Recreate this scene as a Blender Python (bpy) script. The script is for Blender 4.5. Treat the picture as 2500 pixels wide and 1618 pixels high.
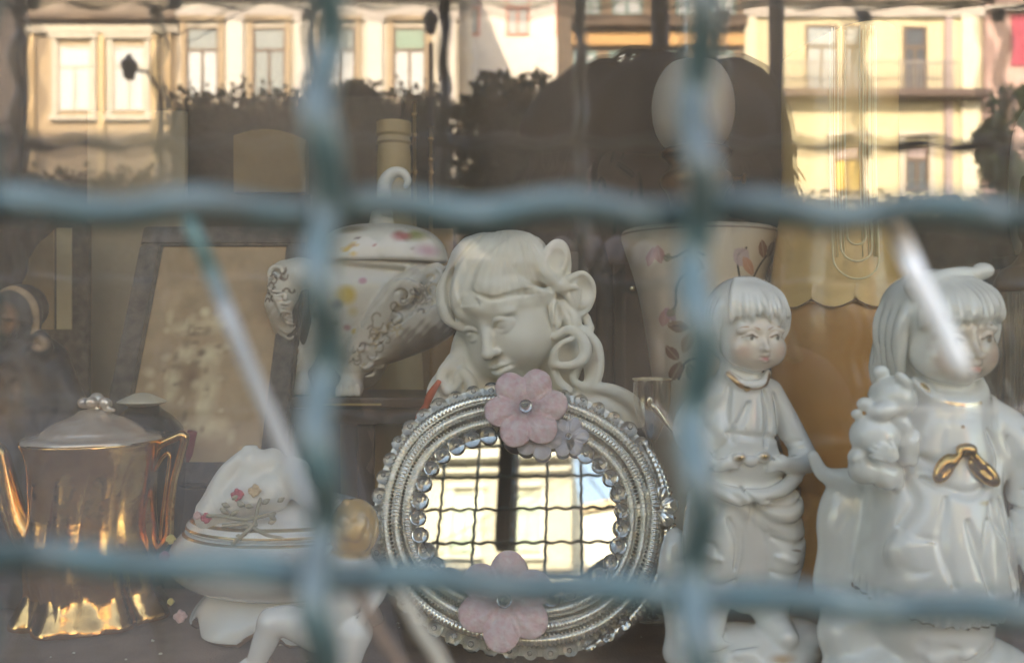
import bpy, bmesh, math, random
import numpy as np
from mathutils import Vector, Matrix

for _o in list(bpy.data.objects):
    bpy.data.objects.remove(_o)
SC = bpy.context.scene
COL = SC.collection
H = 1.5            # height of the lens above the pavement
F = 2160.0         # focal length in photo pixels
SHELF = -0.241     # top of the display shelf relative to the lens
YG = 0.22          # distance lens to shop window glass

# ------------------------------------------------------------ camera, sky, sun
cam = bpy.data.cameras.new('camera'); camo = bpy.data.objects.new('camera', cam); COL.objects.link(camo)
camo.location = (0, 0, H); camo.rotation_euler = (math.radians(90), 0, 0)
cam.sensor_width = 36; cam.lens = 36 * F / 2500
cam.clip_start = 0.01; cam.clip_end = 500
cam.dof.use_dof = True; cam.dof.focus_distance = 0.70; cam.dof.aperture_fstop = 6.8
SC.camera = camo

SUN_EL, SUN_AZ = 31.0, -14.0      # azimuth measured from +Y (behind the shop) toward +X
w = bpy.data.worlds.new('World'); SC.world = w; w.use_nodes = True
nt = w.node_tree; bg = nt.nodes['Background']
sky = nt.nodes.new('ShaderNodeTexSky'); sky.sky_type = 'NISHITA'; sky.sun_disc = False
sky.sun_elevation = math.radians(SUN_EL); sky.sun_rotation = math.radians(SUN_AZ)
sky.air_density = 1.0; sky.dust_density = 1.5
nt.links.new(sky.outputs[0], bg.inputs[0]); bg.inputs[1].default_value = 0.15
sl = bpy.data.lights.new('sun', 'SUN'); sl.energy = 2.0; sl.angle = math.radians(0.5); sl.color = (1, .93, .82)
so = bpy.data.objects.new('sun', sl); COL.objects.link(so)
_e, _a = math.radians(SUN_EL), math.radians(SUN_AZ)
so.rotation_euler = Vector((math.sin(_a)*math.cos(_e), math.cos(_a)*math.cos(_e), math.sin(_e))).to_track_quat('Z', 'Y').to_euler()
so.location = (0, 20, 40)
SC.view_settings.view_transform = 'Standard'; SC.view_settings.look = 'None'
SC.view_settings.exposure = 3.7; SC.view_settings.gamma = 1
SC.view_settings.use_white_balance = True; SC.view_settings.white_balance_temperature = 8700; SC.view_settings.white_balance_tint = 20
SC.cycles.max_bounces = 10; SC.cycles.transparent_max_bounces = 16
SC.cycles.transmission_bounces = 8; SC.cycles.glossy_bounces = 5; SC.cycles.diffuse_bounces = 4
SC.cycles.caustics_reflective = False; SC.cycles.caustics_refractive = False
SC.cycles.sample_clamp_indirect = 3.0; SC.cycles.sample_clamp_direct = 12.0
SC.cycles.use_denoising = True

def P(px, py, d):                 # photo pixel and distance -> point in the place
    return Vector(((px-1250)*d/F, d, H + (809-py)*d/F))

# ------------------------------------------------------------ materials
MATS = {}
def nd(m, t, **kw):
    n = m.node_tree.nodes.new(t)
    for k, v in kw.items():
        if hasattr(n, k): setattr(n, k, v)
        else: n.inputs[k].default_value = v
    return n
def mat(name, col=(.5,.5,.5), rough=.5, metal=0, spec=.5, coat=0, trans=0, ior=1.5, noise=0, nscale=20,
        col2=None, bump=0, bscale=60, emis=None, sss=0, attr=False, stretch=None, coatr=.05):
    if name in MATS: return MATS[name]
    m = bpy.data.materials.new(name); m.use_nodes = True
    b = m.node_tree.nodes['Principled BSDF']; L = m.node_tree.links
    c4 = (*col, 1)
    b.inputs['Base Color'].default_value = c4; b.inputs['Roughness'].default_value = rough
    b.inputs['Metallic'].default_value = metal; b.inputs['Specular IOR Level'].default_value = spec
    b.inputs['Coat Weight'].default_value = coat; b.inputs['Coat Roughness'].default_value = coatr
    b.inputs['Transmission Weight'].default_value = trans; b.inputs['IOR'].default_value = ior
    if sss:
        b.inputs['Subsurface Weight'].default_value = sss; b.inputs['Subsurface Scale'].default_value = .004
        b.inputs['Subsurface Radius'].default_value = (1, .8, .6)
    tc = nd(m, 'ShaderNodeTexCoord'); vec = tc.outputs['Object']
    if stretch:
        mp = nd(m, 'ShaderNodeMapping'); mp.inputs['Scale'].default_value = stretch
        L.new(vec, mp.inputs[0]); vec = mp.outputs[0]
    src = None
    if attr:
        a = nd(m, 'ShaderNodeAttribute', attribute_name='paint'); src = a.outputs['Color']
        g = nd(m, 'ShaderNodeAttribute', attribute_name='gold'); L.new(g.outputs['Fac'], b.inputs['Metallic'])
    if noise:
        n = nd(m, 'ShaderNodeTexNoise'); n.inputs['Scale'].default_value = nscale; n.inputs['Detail'].default_value = 6
        L.new(vec, n.inputs['Vector'])
        r = nd(m, 'ShaderNodeMapRange'); r.inputs['From Min'].default_value = .35; r.inputs['From Max'].default_value = .65
        r.inputs['To Min'].default_value = 0; r.inputs['To Max'].default_value = noise
        L.new(n.outputs['Fac'], r.inputs['Value'])
        mx = nd(m, 'ShaderNodeMix', data_type='RGBA'); mx.inputs[6].default_value = c4
        mx.inputs[7].default_value = (*(col2 or tuple(c*.5 for c in col)), 1)
        L.new(r.outputs[0], mx.inputs[0])
        if src: L.new(src, mx.inputs[6])
        src = mx.outputs[2]
    if src: L.new(src, b.inputs['Base Color'])
    if bump:
        n2 = nd(m, 'ShaderNodeTexNoise'); n2.inputs['Scale'].default_value = bscale; n2.inputs['Detail'].default_value = 5
        L.new(vec, n2.inputs['Vector'])
        bp = nd(m, 'ShaderNodeBump'); bp.inputs['Strength'].default_value = bump; bp.inputs['Distance'].default_value = .002
        L.new(n2.outputs['Fac'], bp.inputs['Height']); L.new(bp.outputs[0], b.inputs['Normal'])
    if emis:
        b.inputs['Emission Color'].default_value = (*emis[0], 1); b.inputs['Emission Strength'].default_value = emis[1]
    MATS[name] = m
    return m
def thin_glass(name, tint=(1,1,1), refl=.08, rough=0.0, dust=0.0, dust_haze_col=(.6,.6,.55), fres=True):
    """a glass wall: clear tinted transmission, a mirror reflection on it, a film of dust and painted haze"""
    if name in MATS: return MATS[name]
    m = bpy.data.materials.new(name); m.use_nodes = True; N = m.node_tree.nodes; L = m.node_tree.links
    N.remove(N['Principled BSDF']); out = N['Material Output']
    tr = nd(m, 'ShaderNodeBsdfTransparent'); tr.inputs[0].default_value = (*tint, 1)
    gl = nd(m, 'ShaderNodeBsdfGlossy'); gl.inputs['Roughness'].default_value = rough
    gl.inputs['Color'].default_value = (1, 1, 1, 1)
    mx = nd(m, 'ShaderNodeMixShader')
    if fres:
        lw = nd(m, 'ShaderNodeLayerWeight'); lw.inputs[0].default_value = .35
        r = nd(m, 'ShaderNodeMapRange'); r.inputs['To Min'].default_value = refl; r.inputs['To Max'].default_value = 1
        p = nd(m, 'ShaderNodeMath', operation='POWER'); p.inputs[1].default_value = 2.0
        L.new(lw.outputs['Facing'], p.inputs[0]); L.new(p.outputs[0], r.inputs[0]); L.new(r.outputs[0], mx.inputs[0])
    else: mx.inputs[0].default_value = refl
    L.new(tr.outputs[0], mx.inputs[1]); L.new(gl.outputs[0], mx.inputs[2])
    last = mx
    if dust:  # diffuse film: patchy dust and a painted veil of haze in one
        df = nd(m, 'ShaderNodeBsdfDiffuse'); df.inputs[0].default_value = (*dust_haze_col, 1)
        m2 = nd(m, 'ShaderNodeMixShader')
        n = nd(m, 'ShaderNodeTexNoise'); n.inputs['Scale'].default_value = 5; n.inputs['Detail'].default_value = 10; n.inputs['Distortion'].default_value = 1.2
        tc = nd(m, 'ShaderNodeTexCoord'); mp = nd(m, 'ShaderNodeMapping'); mp.inputs['Scale'].default_value = (3.2, 1, .9); L.new(tc.outputs['Object'], mp.inputs[0]); L.new(mp.outputs[0], n.inputs['Vector'])
        r2 = nd(m, 'ShaderNodeMapRange'); r2.inputs['From Min'].default_value = .3; r2.inputs['From Max'].default_value = .7
        r2.inputs['To Min'].default_value = dust*.25; r2.inputs['To Max'].default_value = dust*1.9
        L.new(n.outputs['Fac'], r2.inputs[0]); L.new(r2.outputs[0], m2.inputs[0])
        L.new(mx.outputs[0], m2.inputs[1]); L.new(df.outputs[0], m2.inputs[2]); last = m2
    L.new(last.outputs[0], out.inputs[0])
    MATS[name] = m
    return m

# ------------------------------------------------------------ objects
def thing(name, label, cat, loc=(0,0,0), group=None):
    o = bpy.data.objects.new(name, None); COL.objects.link(o); o.location = loc
    o.empty_display_size = .02
    o['label'] = label; o['category'] = cat
    if group: o['group'] = group
    return o
def tag(o, label, cat, group=None):
    o['label'] = label; o['category'] = cat
    if group: o['group'] = group
    return o
def struct(o):
    o['kind'] = 'structure'; return o
def link(name, me, m, parent=None, smooth=True):
    """mesh given in place coordinates; becomes a child without moving"""
    if m is not None: me.materials.append(m)
    if smooth: me.polygons.foreach_set('use_smooth', [True]*len(me.polygons))
    o = bpy.data.objects.new(name, me); COL.objects.link(o)
    if parent is not None:
        o.parent = parent
        loc = Vector((0,0,0)); p = parent
        while p is not None: loc += p.location; p = p.parent
        me.transform(Matrix.Translation(-loc))
    return o
class MB:
    """collects simple shapes into one mesh"""
    def __init__(s): s.bm = bmesh.new()
    def box(s, a, b, M=None, bev=0):
        a, b = Vector(a), Vector(b)
        r = bmesh.ops.create_cube(s.bm, size=1)
        vs = r['verts']
        for v in vs:
            v.co = Vector(((a.x+b.x)/2 + v.co.x*(b.x-a.x), (a.y+b.y)/2 + v.co.y*(b.y-a.y), (a.z+b.z)/2 + v.co.z*(b.z-a.z)))
        if bev:
            es = list({e for v in vs for e in v.link_edges})
            r2 = bmesh.ops.bevel(s.bm, geom=es, offset=bev, segments=2, profile=.6, affect='EDGES')
            vs = list({v for f in r2['faces'] for v in f.verts} | {v for v in vs if v.is_valid})
        if M is not None:
            for v in vs: v.co = M @ v.co
        return s
    def tube(s, pts, rad, n=10, cap=True, close=False):
        pts = [Vector(p) for p in pts]
        rad = rad if isinstance(rad, (list, tuple)) else [rad]*len(pts)
        rings = []; up = None; N = len(pts)
        for i, p in enumerate(pts):
            if close: t = pts[(i+1) % N] - pts[i-1]
            else: t = pts[min(i+1, N-1)] - pts[max(i-1, 0)]
            t.normalize()
            if up is None:
                up = Vector((0,0,1)) if abs(t.z) < .9 else Vector((1,0,0))
            up = (up - t*up.dot(t)).normalized(); sd = t.cross(up)
            r = rad[i]
            ra, rb = (r if isinstance(r, (tuple, list)) else (r, r))
            rings.append([s.bm.verts.new(p + up*math.cos(a)*ra + sd*math.sin(a)*rb) for a in [2*math.pi*k/n for k in range(n)]])
        K = N if close else N-1
        for i in range(K):
            A, B = rings[i], rings[(i+1) % N]
            for k in range(n): s.bm.faces.new((A[k], A[(k+1)%n], B[(k+1)%n], B[k]))
        if cap and not close:
            s.bm.faces.new(rings[0][::-1]); s.bm.faces.new(rings[-1])
        return s
    def lathe(s, prof, c=(0,0,0), n=48, M=None, fx=1, fy=1, wob=None):
        """prof: list of (radius, z)"""
        c = Vector(c); rings = []
        for r, z in prof:
            ring = []
            for k in range(n):
                a = 2*math.pi*k/n
                rr = r*(wob(a, z) if wob else 1)
                v = Vector((math.cos(a)*rr*fx, math.sin(a)*rr*fy, z))
                if M is not None: v = M @ v
                ring.append(s.bm.verts.new(v + c))
            rings.append(ring)
        for A, B in zip(rings, rings[1:]):
            for k in range(n): s.bm.faces.new((A[k], A[(k+1)%n], B[(k+1)%n], B[k]))
        if prof[0][0] > 1e-6: s.bm.faces.new(rings[0][::-1])
        if prof[-1][0] > 1e-6: s.bm.faces.new(rings[-1])
        return s
    def ball(s, c, r, seg=16, M=None):
        rr = r if isinstance(r, (tuple, list)) else (r, r, r)
        q = bmesh.ops.create_uvsphere(s.bm, u_segments=seg, v_segments=seg//2+1, radius=1)
        for v in q['verts']:
            p = Vector((v.co.x*rr[0], v.co.y*rr[1], v.co.z*rr[2]))
            if M is not None: p = M @ p
            v.co = p + Vector(c)
        return s
    def quad(s, pts):
        s.bm.faces.new([s.bm.verts.new(Vector(p)) for p in pts]); return s
    def prism(s, pts, d):
        """closed outline extruded by vector d"""
        d = Vector(d)
        A = [s.bm.verts.new(Vector(p)) for p in pts]; B = [s.bm.verts.new(Vector(p)+d) for p in pts]
        s.bm.faces.new(A); s.bm.faces.new(B[::-1]); n = len(A)
        for k in range(n): s.bm.faces.new((A[k], B[k], B[(k+1)%n], A[(k+1)%n]))
        return s
    def build(s, name, m, parent=None, smooth=False, angle=None):
        bmesh.ops.remove_doubles(s.bm, verts=s.bm.verts, dist=1e-6)
        bmesh.ops.recalc_face_normals(s.bm, faces=s.bm.faces)
        me = bpy.data.meshes.new(name); s.bm.to_mesh(me); s.bm.free()
        o = link(name, me, m, parent, smooth or angle is not None)
        if angle is not None:
            me.set_sharp_from_angle(angle=math.radians(angle))
        return o
def copy_tree(o, parent=None):
    c = o.copy(); COL.objects.link(c); c.parent = parent
    for ch in list(o.children): copy_tree(ch, c)
    return c
def bez(pts, n=24, close=False):
    """catmull-rom through points (any dimension)"""
    p = [np.array(q, float) for q in pts]
    if close: p = [p[-1]] + p + [p[0], p[1]]
    else: p = [2*p[0]-p[1]] + p + [2*p[-1]-p[-2]]
    out = []; K = len(p)-3; per = max(2, n//K)
    for i in range(K):
        a, b, c, d = p[i:i+4]
        for t in np.linspace(0, 1, per, endpoint=False):
            out.append(.5*((2*b)+(-a+c)*t+(2*a-5*b+4*c-d)*t*t+(-a+3*b-3*c+d)*t**3))
    if not close: out.append(p[-2])
    return out

# ------------------------------------------------------------ sculpting in a distance field
def rotm(yaw=0, pitch=0, roll=0):
    """columns: the figure's right, up and forward axes in photo axes (x right, y down, q away).
    yaw>0 turns the face to the photo's right, pitch>0 looks down, roll>0 leans the top to the right"""
    y, p, r = map(math.radians, (yaw, pitch, roll))
    B = np.array([[1,0,0],[0,-1,0],[0,0,-1]], float)
    Ry = np.array([[math.cos(y),0,math.sin(y)],[0,1,0],[-math.sin(y),0,math.cos(y)]])
    Rx = np.array([[1,0,0],[0,math.cos(p),-math.sin(p)],[0,math.sin(p),math.cos(p)]])
    Rz = np.array([[math.cos(-r),-math.sin(-r),0],[math.sin(-r),math.cos(-r),0],[0,0,1]])
    return B @ Rz @ Ry @ Rx
class Sculpt:
    """a body as one continuous surface. Coordinates: x right, y down, q away, one unit = one photo pixel at distance d"""
    def __init__(s, d, x, y, q, h=3.0, flip=False, origin=None, scale=None):
        s.d, s.h = d, h; s.sc = scale or d/F; s.flip = flip; s.org = origin
        s.ax = [np.arange(a, b+h, h, dtype=np.float32) for a, b in (x, y, q)]
        s.D = np.full([len(a) for a in s.ax], 60.0, np.float32)
        s.C = np.zeros(3); s.M = np.eye(3); s.k = 8.0; s.S = 1.0
    def frame(s, C=(0,0,0), M=None, S=1.0):
        s.C = np.array(C, float); s.M = np.eye(3) if M is None else M; s.S = S; return s
    def T(s, p): return s.C + s.M @ (np.array(p, float)*s.S)
    def _sub(s, lo, hi, pad):
        sl = []
        for a, l, h in zip(s.ax, lo, hi):
            i = int(np.searchsorted(a, l-pad)); j = int(np.searchsorted(a, h+pad))
            if j <= i: return None, None
            sl.append(slice(i, j))
        g = np.meshgrid(*[a[t] for a, t in zip(s.ax, sl)], indexing='ij', sparse=True)
        return tuple(sl), g
    def _op(s, sl, v, k, op):
        A = s.D[sl]
        if op == '+':
            h = np.maximum(k-np.abs(A-v), 0)/k; s.D[sl] = np.minimum(A, v) - h*h*k*.25
        else:
            v = -v; h = np.maximum(k-np.abs(A-v), 0)/k; s.D[sl] = np.maximum(A, v) + h*h*k*.25
    def ell(s, c, r, rot=None, k=None, op='+'):
        """rot: extra (yaw,pitch,roll) inside the current frame"""
        k = (s.k if k is None else k)*s.S; c = s.T(c); r = np.array(r, float)*s.S
        M = s.M
        if rot is not None:
            R = rotm(*rot)
            M = R if np.allclose(s.M, np.eye(3)) else s.M @ np.diag([1., -1., -1.]) @ R
        e = np.sqrt(((M*r[None, :])**2).sum(1))
        sl, g = s._sub(c-e, c+e, k+3*s.h)
        if sl is None: return s
        X, Y, Q = g[0]-c[0], g[1]-c[1], g[2]-c[2]
        L = [(X*M[0,i]+Y*M[1,i]+Q*M[2,i])/r[i] for i in range(3)]
        k0 = np.sqrt(L[0]**2+L[1]**2+L[2]**2)+1e-6
        k1 = np.sqrt((L[0]/r[0])**2+(L[1]/r[1])**2+(L[2]/r[2])**2)+1e-6
        s._op(sl, k0*(k0-1)/k1, k, op); return s
    def _line(s, pts, rad, pad):
        lo = np.min([p-r for p, r in zip(pts, rad)], 0); hi = np.max([p+r for p, r in zip(pts, rad)], 0)
        sl, g = s._sub(lo, hi, pad)
        if sl is None: return None, None
        V = None
        for a, b, ra, rb in zip(pts, pts[1:], rad, rad[1:]):
            ba = b-a; L2 = float(ba@ba)+1e-9
            X, Y, Q = g[0]-a[0], g[1]-a[1], g[2]-a[2]
            t = np.clip((X*ba[0]+Y*ba[1]+Q*ba[2])/L2, 0, 1)
            v = np.sqrt((X-t*ba[0])**2+(Y-t*ba[1])**2+(Q-t*ba[2])**2) - (ra+(rb-ra)*t)
            V = v if V is None else np.minimum(V, v)
        return sl, V
    def tube(s, pts, rad, k=None, op='+', n=0):
        k = (s.k if k is None else k)*s.S
        if not isinstance(rad, (list, tuple)): rad = [rad]*len(pts)
        if n:
            q = bez([(*p, r) for p, r in zip(pts, rad)], n); pts = [t[:3] for t in q]; rad = [max(t[3], .3) for t in q]
        pts = [s.T(p) for p in pts]; rad = [r*s.S for r in rad]
        sl, V = s._line(pts, rad, k+3*s.h)
        if sl is not None: s._op(sl, V, k, op)
        return s
    def groove(s, pts, depth, w, n=0):
        """presses a line in (depth>0) or raises it (depth<0)"""
        if n: pts = bez(pts, n)
        pts = [s.T(p) for p in pts]; w = w*s.S
        sl, V = s._line(pts, [0.0]*len(pts), 3*w)
        if sl is not None: s.D[sl] += (depth*s.S*np.exp(-(V/w)**2)).astype(np.float32)
        return s
    def groove2(s, pts, depth, w, qmax=0.0, n=0, fade=30):
        """a line pressed straight into the front of the figure; points are (x, y)"""
        if n: pts = bez(pts, n)
        pts = [np.array(p[:2], float) for p in pts]
        lo = [min(p[0] for p in pts)-3*w, min(p[1] for p in pts)-3*w, s.ax[2][0]]; hi = [max(p[0] for p in pts)+3*w, max(p[1] for p in pts)+3*w, qmax+fade]
        sl, g = s._sub(np.array(lo), np.array(hi), 0)
        if sl is None: return s
        V = None; N_ = len(pts)
        for i, (a, b) in enumerate(zip(pts, pts[1:])):
            ba = b-a; t = np.clip(((g[0]-a[0])*ba[0]+(g[1]-a[1])*ba[1])/(ba@ba+1e-9), 0, 1)
            u = (i+t)/(N_-1); ww = w*(.35+.65*np.sin(np.pi*np.clip(u, .02, .98))**.6)
            v = np.sqrt((g[0]-a[0]-t*ba[0])**2+(g[1]-a[1]-t*ba[1])**2)/ww
            V = v if V is None else np.minimum(V, v)
        s.D[sl] += (depth*np.exp(-V**2)*np.clip((qmax+fade-g[2])/fade, 0, 1)).astype(np.float32)
        return s
    def half(s, axis, val, sign, k=2):
        """cuts away everything on one side of a plane across an axis"""
        shp = [1,1,1]; shp[axis] = -1
        v = (sign*(s.ax[axis]-val)).reshape(shp)
        v = np.broadcast_to(v, s.D.shape)
        s.D = np.maximum(s.D, v).astype(np.float32); return s
    def mesh(s):
        D, h = s.D, s.h
        D[0], D[-1], D[:,0], D[:,-1], D[:,:,0], D[:,:,-1] = 5, 5, 5, 5, 5, 5
        Sg = D < 0; n = np.array(D.shape)-1
        cnt = np.zeros(n, np.int16); acc = np.zeros((*n, 3), np.float32); edges = []
        for ax in range(3):
            a = [slice(None)]*3; b = [slice(None)]*3; a[ax] = slice(0, -1); b[ax] = slice(1, None)
            c = Sg[tuple(a)] != Sg[tuple(b)]
            I = np.argwhere(c)
            d0 = D[tuple(I.T)]; J = I.copy(); J[:, ax] += 1; d1 = D[tuple(J.T)]
            t = d0/(d0-d1); pos = I.astype(np.float32); pos[:, ax] += t
            o1, o2 = [q for q in range(3) if q != ax]
            ok = (I[:,o1] > 0) & (I[:,o2] > 0) & (I[:,o1] < n[o1]) & (I[:,o2] < n[o2])
            I, pos, d0 = I[ok], pos[ok], d0[ok]
            cells = []
            for s1, s2 in ((0,0),(-1,0),(-1,-1),(0,-1)):
                Cc = I.copy(); Cc[:,o1] += s1; Cc[:,o2] += s2; cells.append(Cc)
                np.add.at(cnt, tuple(Cc.T), 1); np.add.at(acc, tuple(Cc.T), pos)
            edges.append((ax, cells, d0 < 0))
        act = cnt > 0; idx = np.full(n, -1, np.int64); idx[act] = np.arange(act.sum())
        V = acc[act]/cnt[act][:, None]
        V = V*h + np.array([a[0] for a in s.ax], np.float32)
        Fs = []
        for ax, cells, neg in edges:
            q = np.stack([idx[tuple(c.T)] for c in cells], 1)
            fl = neg if ax != 1 else ~neg
            q[fl] = q[fl][:, ::-1]
            Fs.append(q)
        Fq = np.concatenate(Fs)
        return V, Fq
    def build(s, name, m, parent=None, paint=None, base=(.8,.8,.8), post=None):
        V, Fq = s.mesh()
        # one light smoothing pass
        for _ in range(1):
            acc = np.zeros_like(V); c = np.zeros(len(V), np.float32)
            for i in range(4):
                a, b = Fq[:, i], Fq[:, (i+1) % 4]
                np.add.at(acc, a, V[b]); np.add.at(c, a, 1)
                np.add.at(acc, b, V[a]); np.add.at(c, b, 1)
            V = V*.5 + (acc/np.maximum(c, 1)[:, None])*.5
        if post is not None: V = post(V)
        sc = s.sc
        if s.org is None:
            Wd = np.stack([(V[:,0]-1250)*sc, s.d+V[:,2]*sc, H+(809-V[:,1])*sc], 1)
        else:
            o = s.org
            Wd = np.stack([o[0]+V[:,0]*sc, o[1]+(-V[:,2] if s.flip else V[:,2])*sc, o[2]-V[:,1]*sc], 1)
        # the grid axes (x, y down, q away) are mirrored against the place once
        Fq2 = Fq if s.flip else Fq[:, ::-1]
        me = bpy.data.meshes.new(name)
        me.vertices.add(len(Wd)); me.vertices.foreach_set('co', Wd.astype(np.float32).ravel())
        me.loops.add(len(Fq2)*4); me.loops.foreach_set('vertex_index', np.ascontiguousarray(Fq2).astype(np.int32).ravel())
        me.polygons.add(len(Fq2)); me.polygons.foreach_set('loop_start', np.arange(0, len(Fq2)*4, 4, dtype=np.int32))
        me.update(calc_edges=True); me.validate()
        if paint is not None:
            C = np.tile(np.array([*base, 0], np.float32), (len(V), 1))
            for op in paint: op(V, C)
            att = me.color_attributes.new('paint', 'FLOAT_COLOR', 'POINT')
            cc = C.copy(); cc[:, 3] = 1; att.data.foreach_set('color', cc.ravel())
            g = me.attributes.new('gold', 'FLOAT', 'POINT'); g.data.foreach_set('value', C[:, 3].copy())
        return link(name, me, m, parent)
def _mix(C, a, col, gold=None):
    a = np.clip(a, 0, 1)[:, None]
    C[:, :3] = C[:, :3]*(1-a) + np.array(col, np.float32)*a
    if gold is not None: C[:, 3] = C[:, 3]*(1-a[:, 0]) + gold*a[:, 0]
def pdot(c, r, col, gold=0, soft=.3, S=None):
    c = S.T(c) if S is not None else np.array(c, float)
    r = np.array(r if isinstance(r, (tuple, list)) else (r, r, r), float)*(S.S if S is not None else 1)
    def f(V, C):
        d = np.sqrt((((V-c)/r)**2).sum(1)); _mix(C, (1-d)/soft+.0, col, gold)
    return f
def pline(pts, w, col, gold=0, n=0, S=None, soft=.5):
    if n: pts = bez(pts, n)
    pts = [S.T(p) for p in pts] if S is not None else [np.array(p, float) for p in pts]
    def f(V, C):
        lo = np.min(pts, 0)-w*2; hi = np.max(pts, 0)+w*2
        sel = np.where(((V > lo) & (V < hi)).all(1))[0]
        if not len(sel): return
        v = V[sel]; D = np.full(len(v), 1e9)
        for a, b in zip(pts, pts[1:]):
            ba = b-a; t = np.clip(((v-a)@ba)/(ba@ba+1e-9), 0, 1); D = np.minimum(D, np.linalg.norm(v-a-t[:,None]*ba, axis=1))
        c = C[sel]; _mix(c, (w-D)/(w*soft), col, gold); C[sel] = c
    return f
GOLD = (.62, .36, .12)
def local_obj(name, me_or_mb, m, parent, smooth=True):
    """mesh given in the parent's own (turned) axes"""
    if isinstance(me_or_mb, MB):
        bmesh.ops.recalc_face_normals(me_or_mb.bm, faces=me_or_mb.bm.faces)
        me = bpy.data.meshes.new(name); me_or_mb.bm.to_mesh(me); me_or_mb.bm.free()
    else: me = me_or_mb
    if m is not None and not me.materials: me.materials.append(m)
    if smooth: me.polygons.foreach_set('use_smooth', [True]*len(me.polygons))
    o = bpy.data.objects.new(name, me); COL.objects.link(o); o.parent = parent
    return o
def px_lathe(mb, d, cx, prof, n=96, fq=1.0, wob=None, q0=0, sub=0):
    """turned shape whose outline is given as (radius, y) in photo pixels at distance d"""
    if sub:
        prof = [tuple(t) for t in bez(prof, sub)]
    sc = d/F; c = P(cx, 809, d)
    mb.lathe([(r*sc, (809-y)*sc) for r, y in prof], (c.x, d+q0*sc, H), n, fy=fq, wob=(lambda a, z: wob(a, 809-z/sc)) if wob else None)
    return mb
def px_tube(mb, d, pts, rad, n=10, sm=0, **kw):
    sc = d/F
    rad = rad if isinstance(rad, (list, tuple)) else [rad]*len(pts)
    if sm:
        if kw.get('close'): q = bez([(*p, r) for p, r in zip(pts, rad)], sm, True)
        else: q = bez([(*p, r) for p, r in zip(pts, rad)], sm)
        pts = [t[:3] for t in q]; rad = [float(t[3]) for t in q]
    mb.tube([((x-1250)*sc, d+q*sc, H+(809-y)*sc) for x, y, q in pts], [r*sc for r in rad], n, **kw); return mb
def px_ball(mb, d, c, r, seg=16):
    sc = d/F; r = r if isinstance(r, (tuple, list)) else (r, r, r)
    mb.ball(((c[0]-1250)*sc, d+c[2]*sc, H+(809-c[1])*sc), (r[0]*sc, r[2]*sc, r[1]*sc), seg); return mb
def px_box(mb, d, x0, x1, y0, y1, q0, q1, bev=0):
    sc = d/F
    mb.box(((x0-1250)*sc, d+q0*sc, H+(809-y1)*sc), ((x1-1250)*sc, d+q1*sc, H+(809-y0)*sc), bev=bev); return mb
def paint_mesh(o, d, ops, base):
    me = o.data; V = np.empty(len(me.vertices)*3); me.vertices.foreach_get('co', V); V = V.reshape(-1, 3)
    off = np.zeros(3); p = o
    while p is not None: off += np.array(p.location); p = p.parent
    V = V+off; sc = d/F
    X = np.stack([V[:,0]/sc+1250, 809-(V[:,2]-H)/sc, (V[:,1]-d)/sc], 1)
    C = np.tile(np.array([*base, 0], np.float32), (len(X), 1))
    for f in ops: f(X, C)
    att = me.color_attributes.new('paint', 'FLOAT_COLOR', 'POINT'); cc = C.copy(); cc[:, 3] = 1
    att.data.foreach_set('color', cc.ravel())
    g = me.attributes.new('gold', 'FLOAT', 'POINT'); g.data.foreach_set('value', C[:, 3].copy())
def floor_y(d): return 809-SHELF*F/d
# ------------------------------------------------------------ the square outside (behind the lens; it shows in the glass and the mirror)
def RP(px, py, dist):             # place of something dist metres behind the lens whose reflection falls on this pixel
    L = 2*YG+dist
    return ((px-1250)*L/F, -dist, H+(809-py)*L/F)
gm = mat('stone_paving', (.085, .08, .075), .8, noise=.6, nscale=1.2, col2=(.055, .052, .05), bump=.3, bscale=8)
m = MB(); m.quad([(-220, -220, 0), (220, -220, 0), (220, 220, 0), (-220, 220, 0)]); struct(m.build('ground', gm))
m = MB(); m.box((-120, -24, .004), (120, -16, .008)); struct(m.build('road', mat('asphalt', (.05, .05, .052), .85, noise=.4, nscale=3)))
m = MB(); m.box((-120, -16, 0), (120, -15.7, .12), bev=.02); m.box((-120, -24.3, 0), (120, -24, .12), bev=.02); struct(m.build('kerb', mat('kerb_stone', (.3, .29, .27), .8)))

def mk_window(root, x0, x1, z0, z1, y, frame, pane, leaf, bars=True, surround=None, tr=.68):
    """y is the wall face (looking to +y)"""
    w_ = x1-x0; t = .09
    if surround:
        m = MB(); m.box((x0-.2, y, z0-.2), (x0, y+.10, z1+.25)); m.box((x1, y, z0-.2), (x1+.2, y+.10, z1+.25)); m.box((x0-.28, y, z1+.251), (x1+.28, y+.18, z1+.42)); m.box((x0-.28, y, z0-.36), (x1+.28, y+.2, z0-.201))
        m.build('window_surround', surround, root)
    m = MB()
    m.box((x0, y+.001, z0), (x0+t, y+.06, z1)); m.box((x1-t, y+.001, z0), (x1, y+.06, z1)); m.box((x0+t, y+.001, z0), (x1-t, y+.06, z0+t)); m.box((x0+t, y+.001, z1-t), (x1-t, y+.06, z1))
    zt = z0+(z1-z0)*tr
    if bars: m.box((x0+t, y+.001, zt-.05), (x1-t, y+.055, zt+.05)); m.box(((x0+x1)/2-.05, y+.001, z0+t), ((x0+x1)/2+.05, y+.055, zt-.05))
    f = m.build('window', frame, root)
    m = MB(); m.box((x0+t, y+.002, z0+t), (x1-t, y+.02, zt-.05)); m.build('pane', pane, f)
    m = MB(); m.box((x0+t, y+.002, zt+.05), (x1-t, y+.02, z1-t)); m.build('transom_pane', leaf, f)
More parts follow.
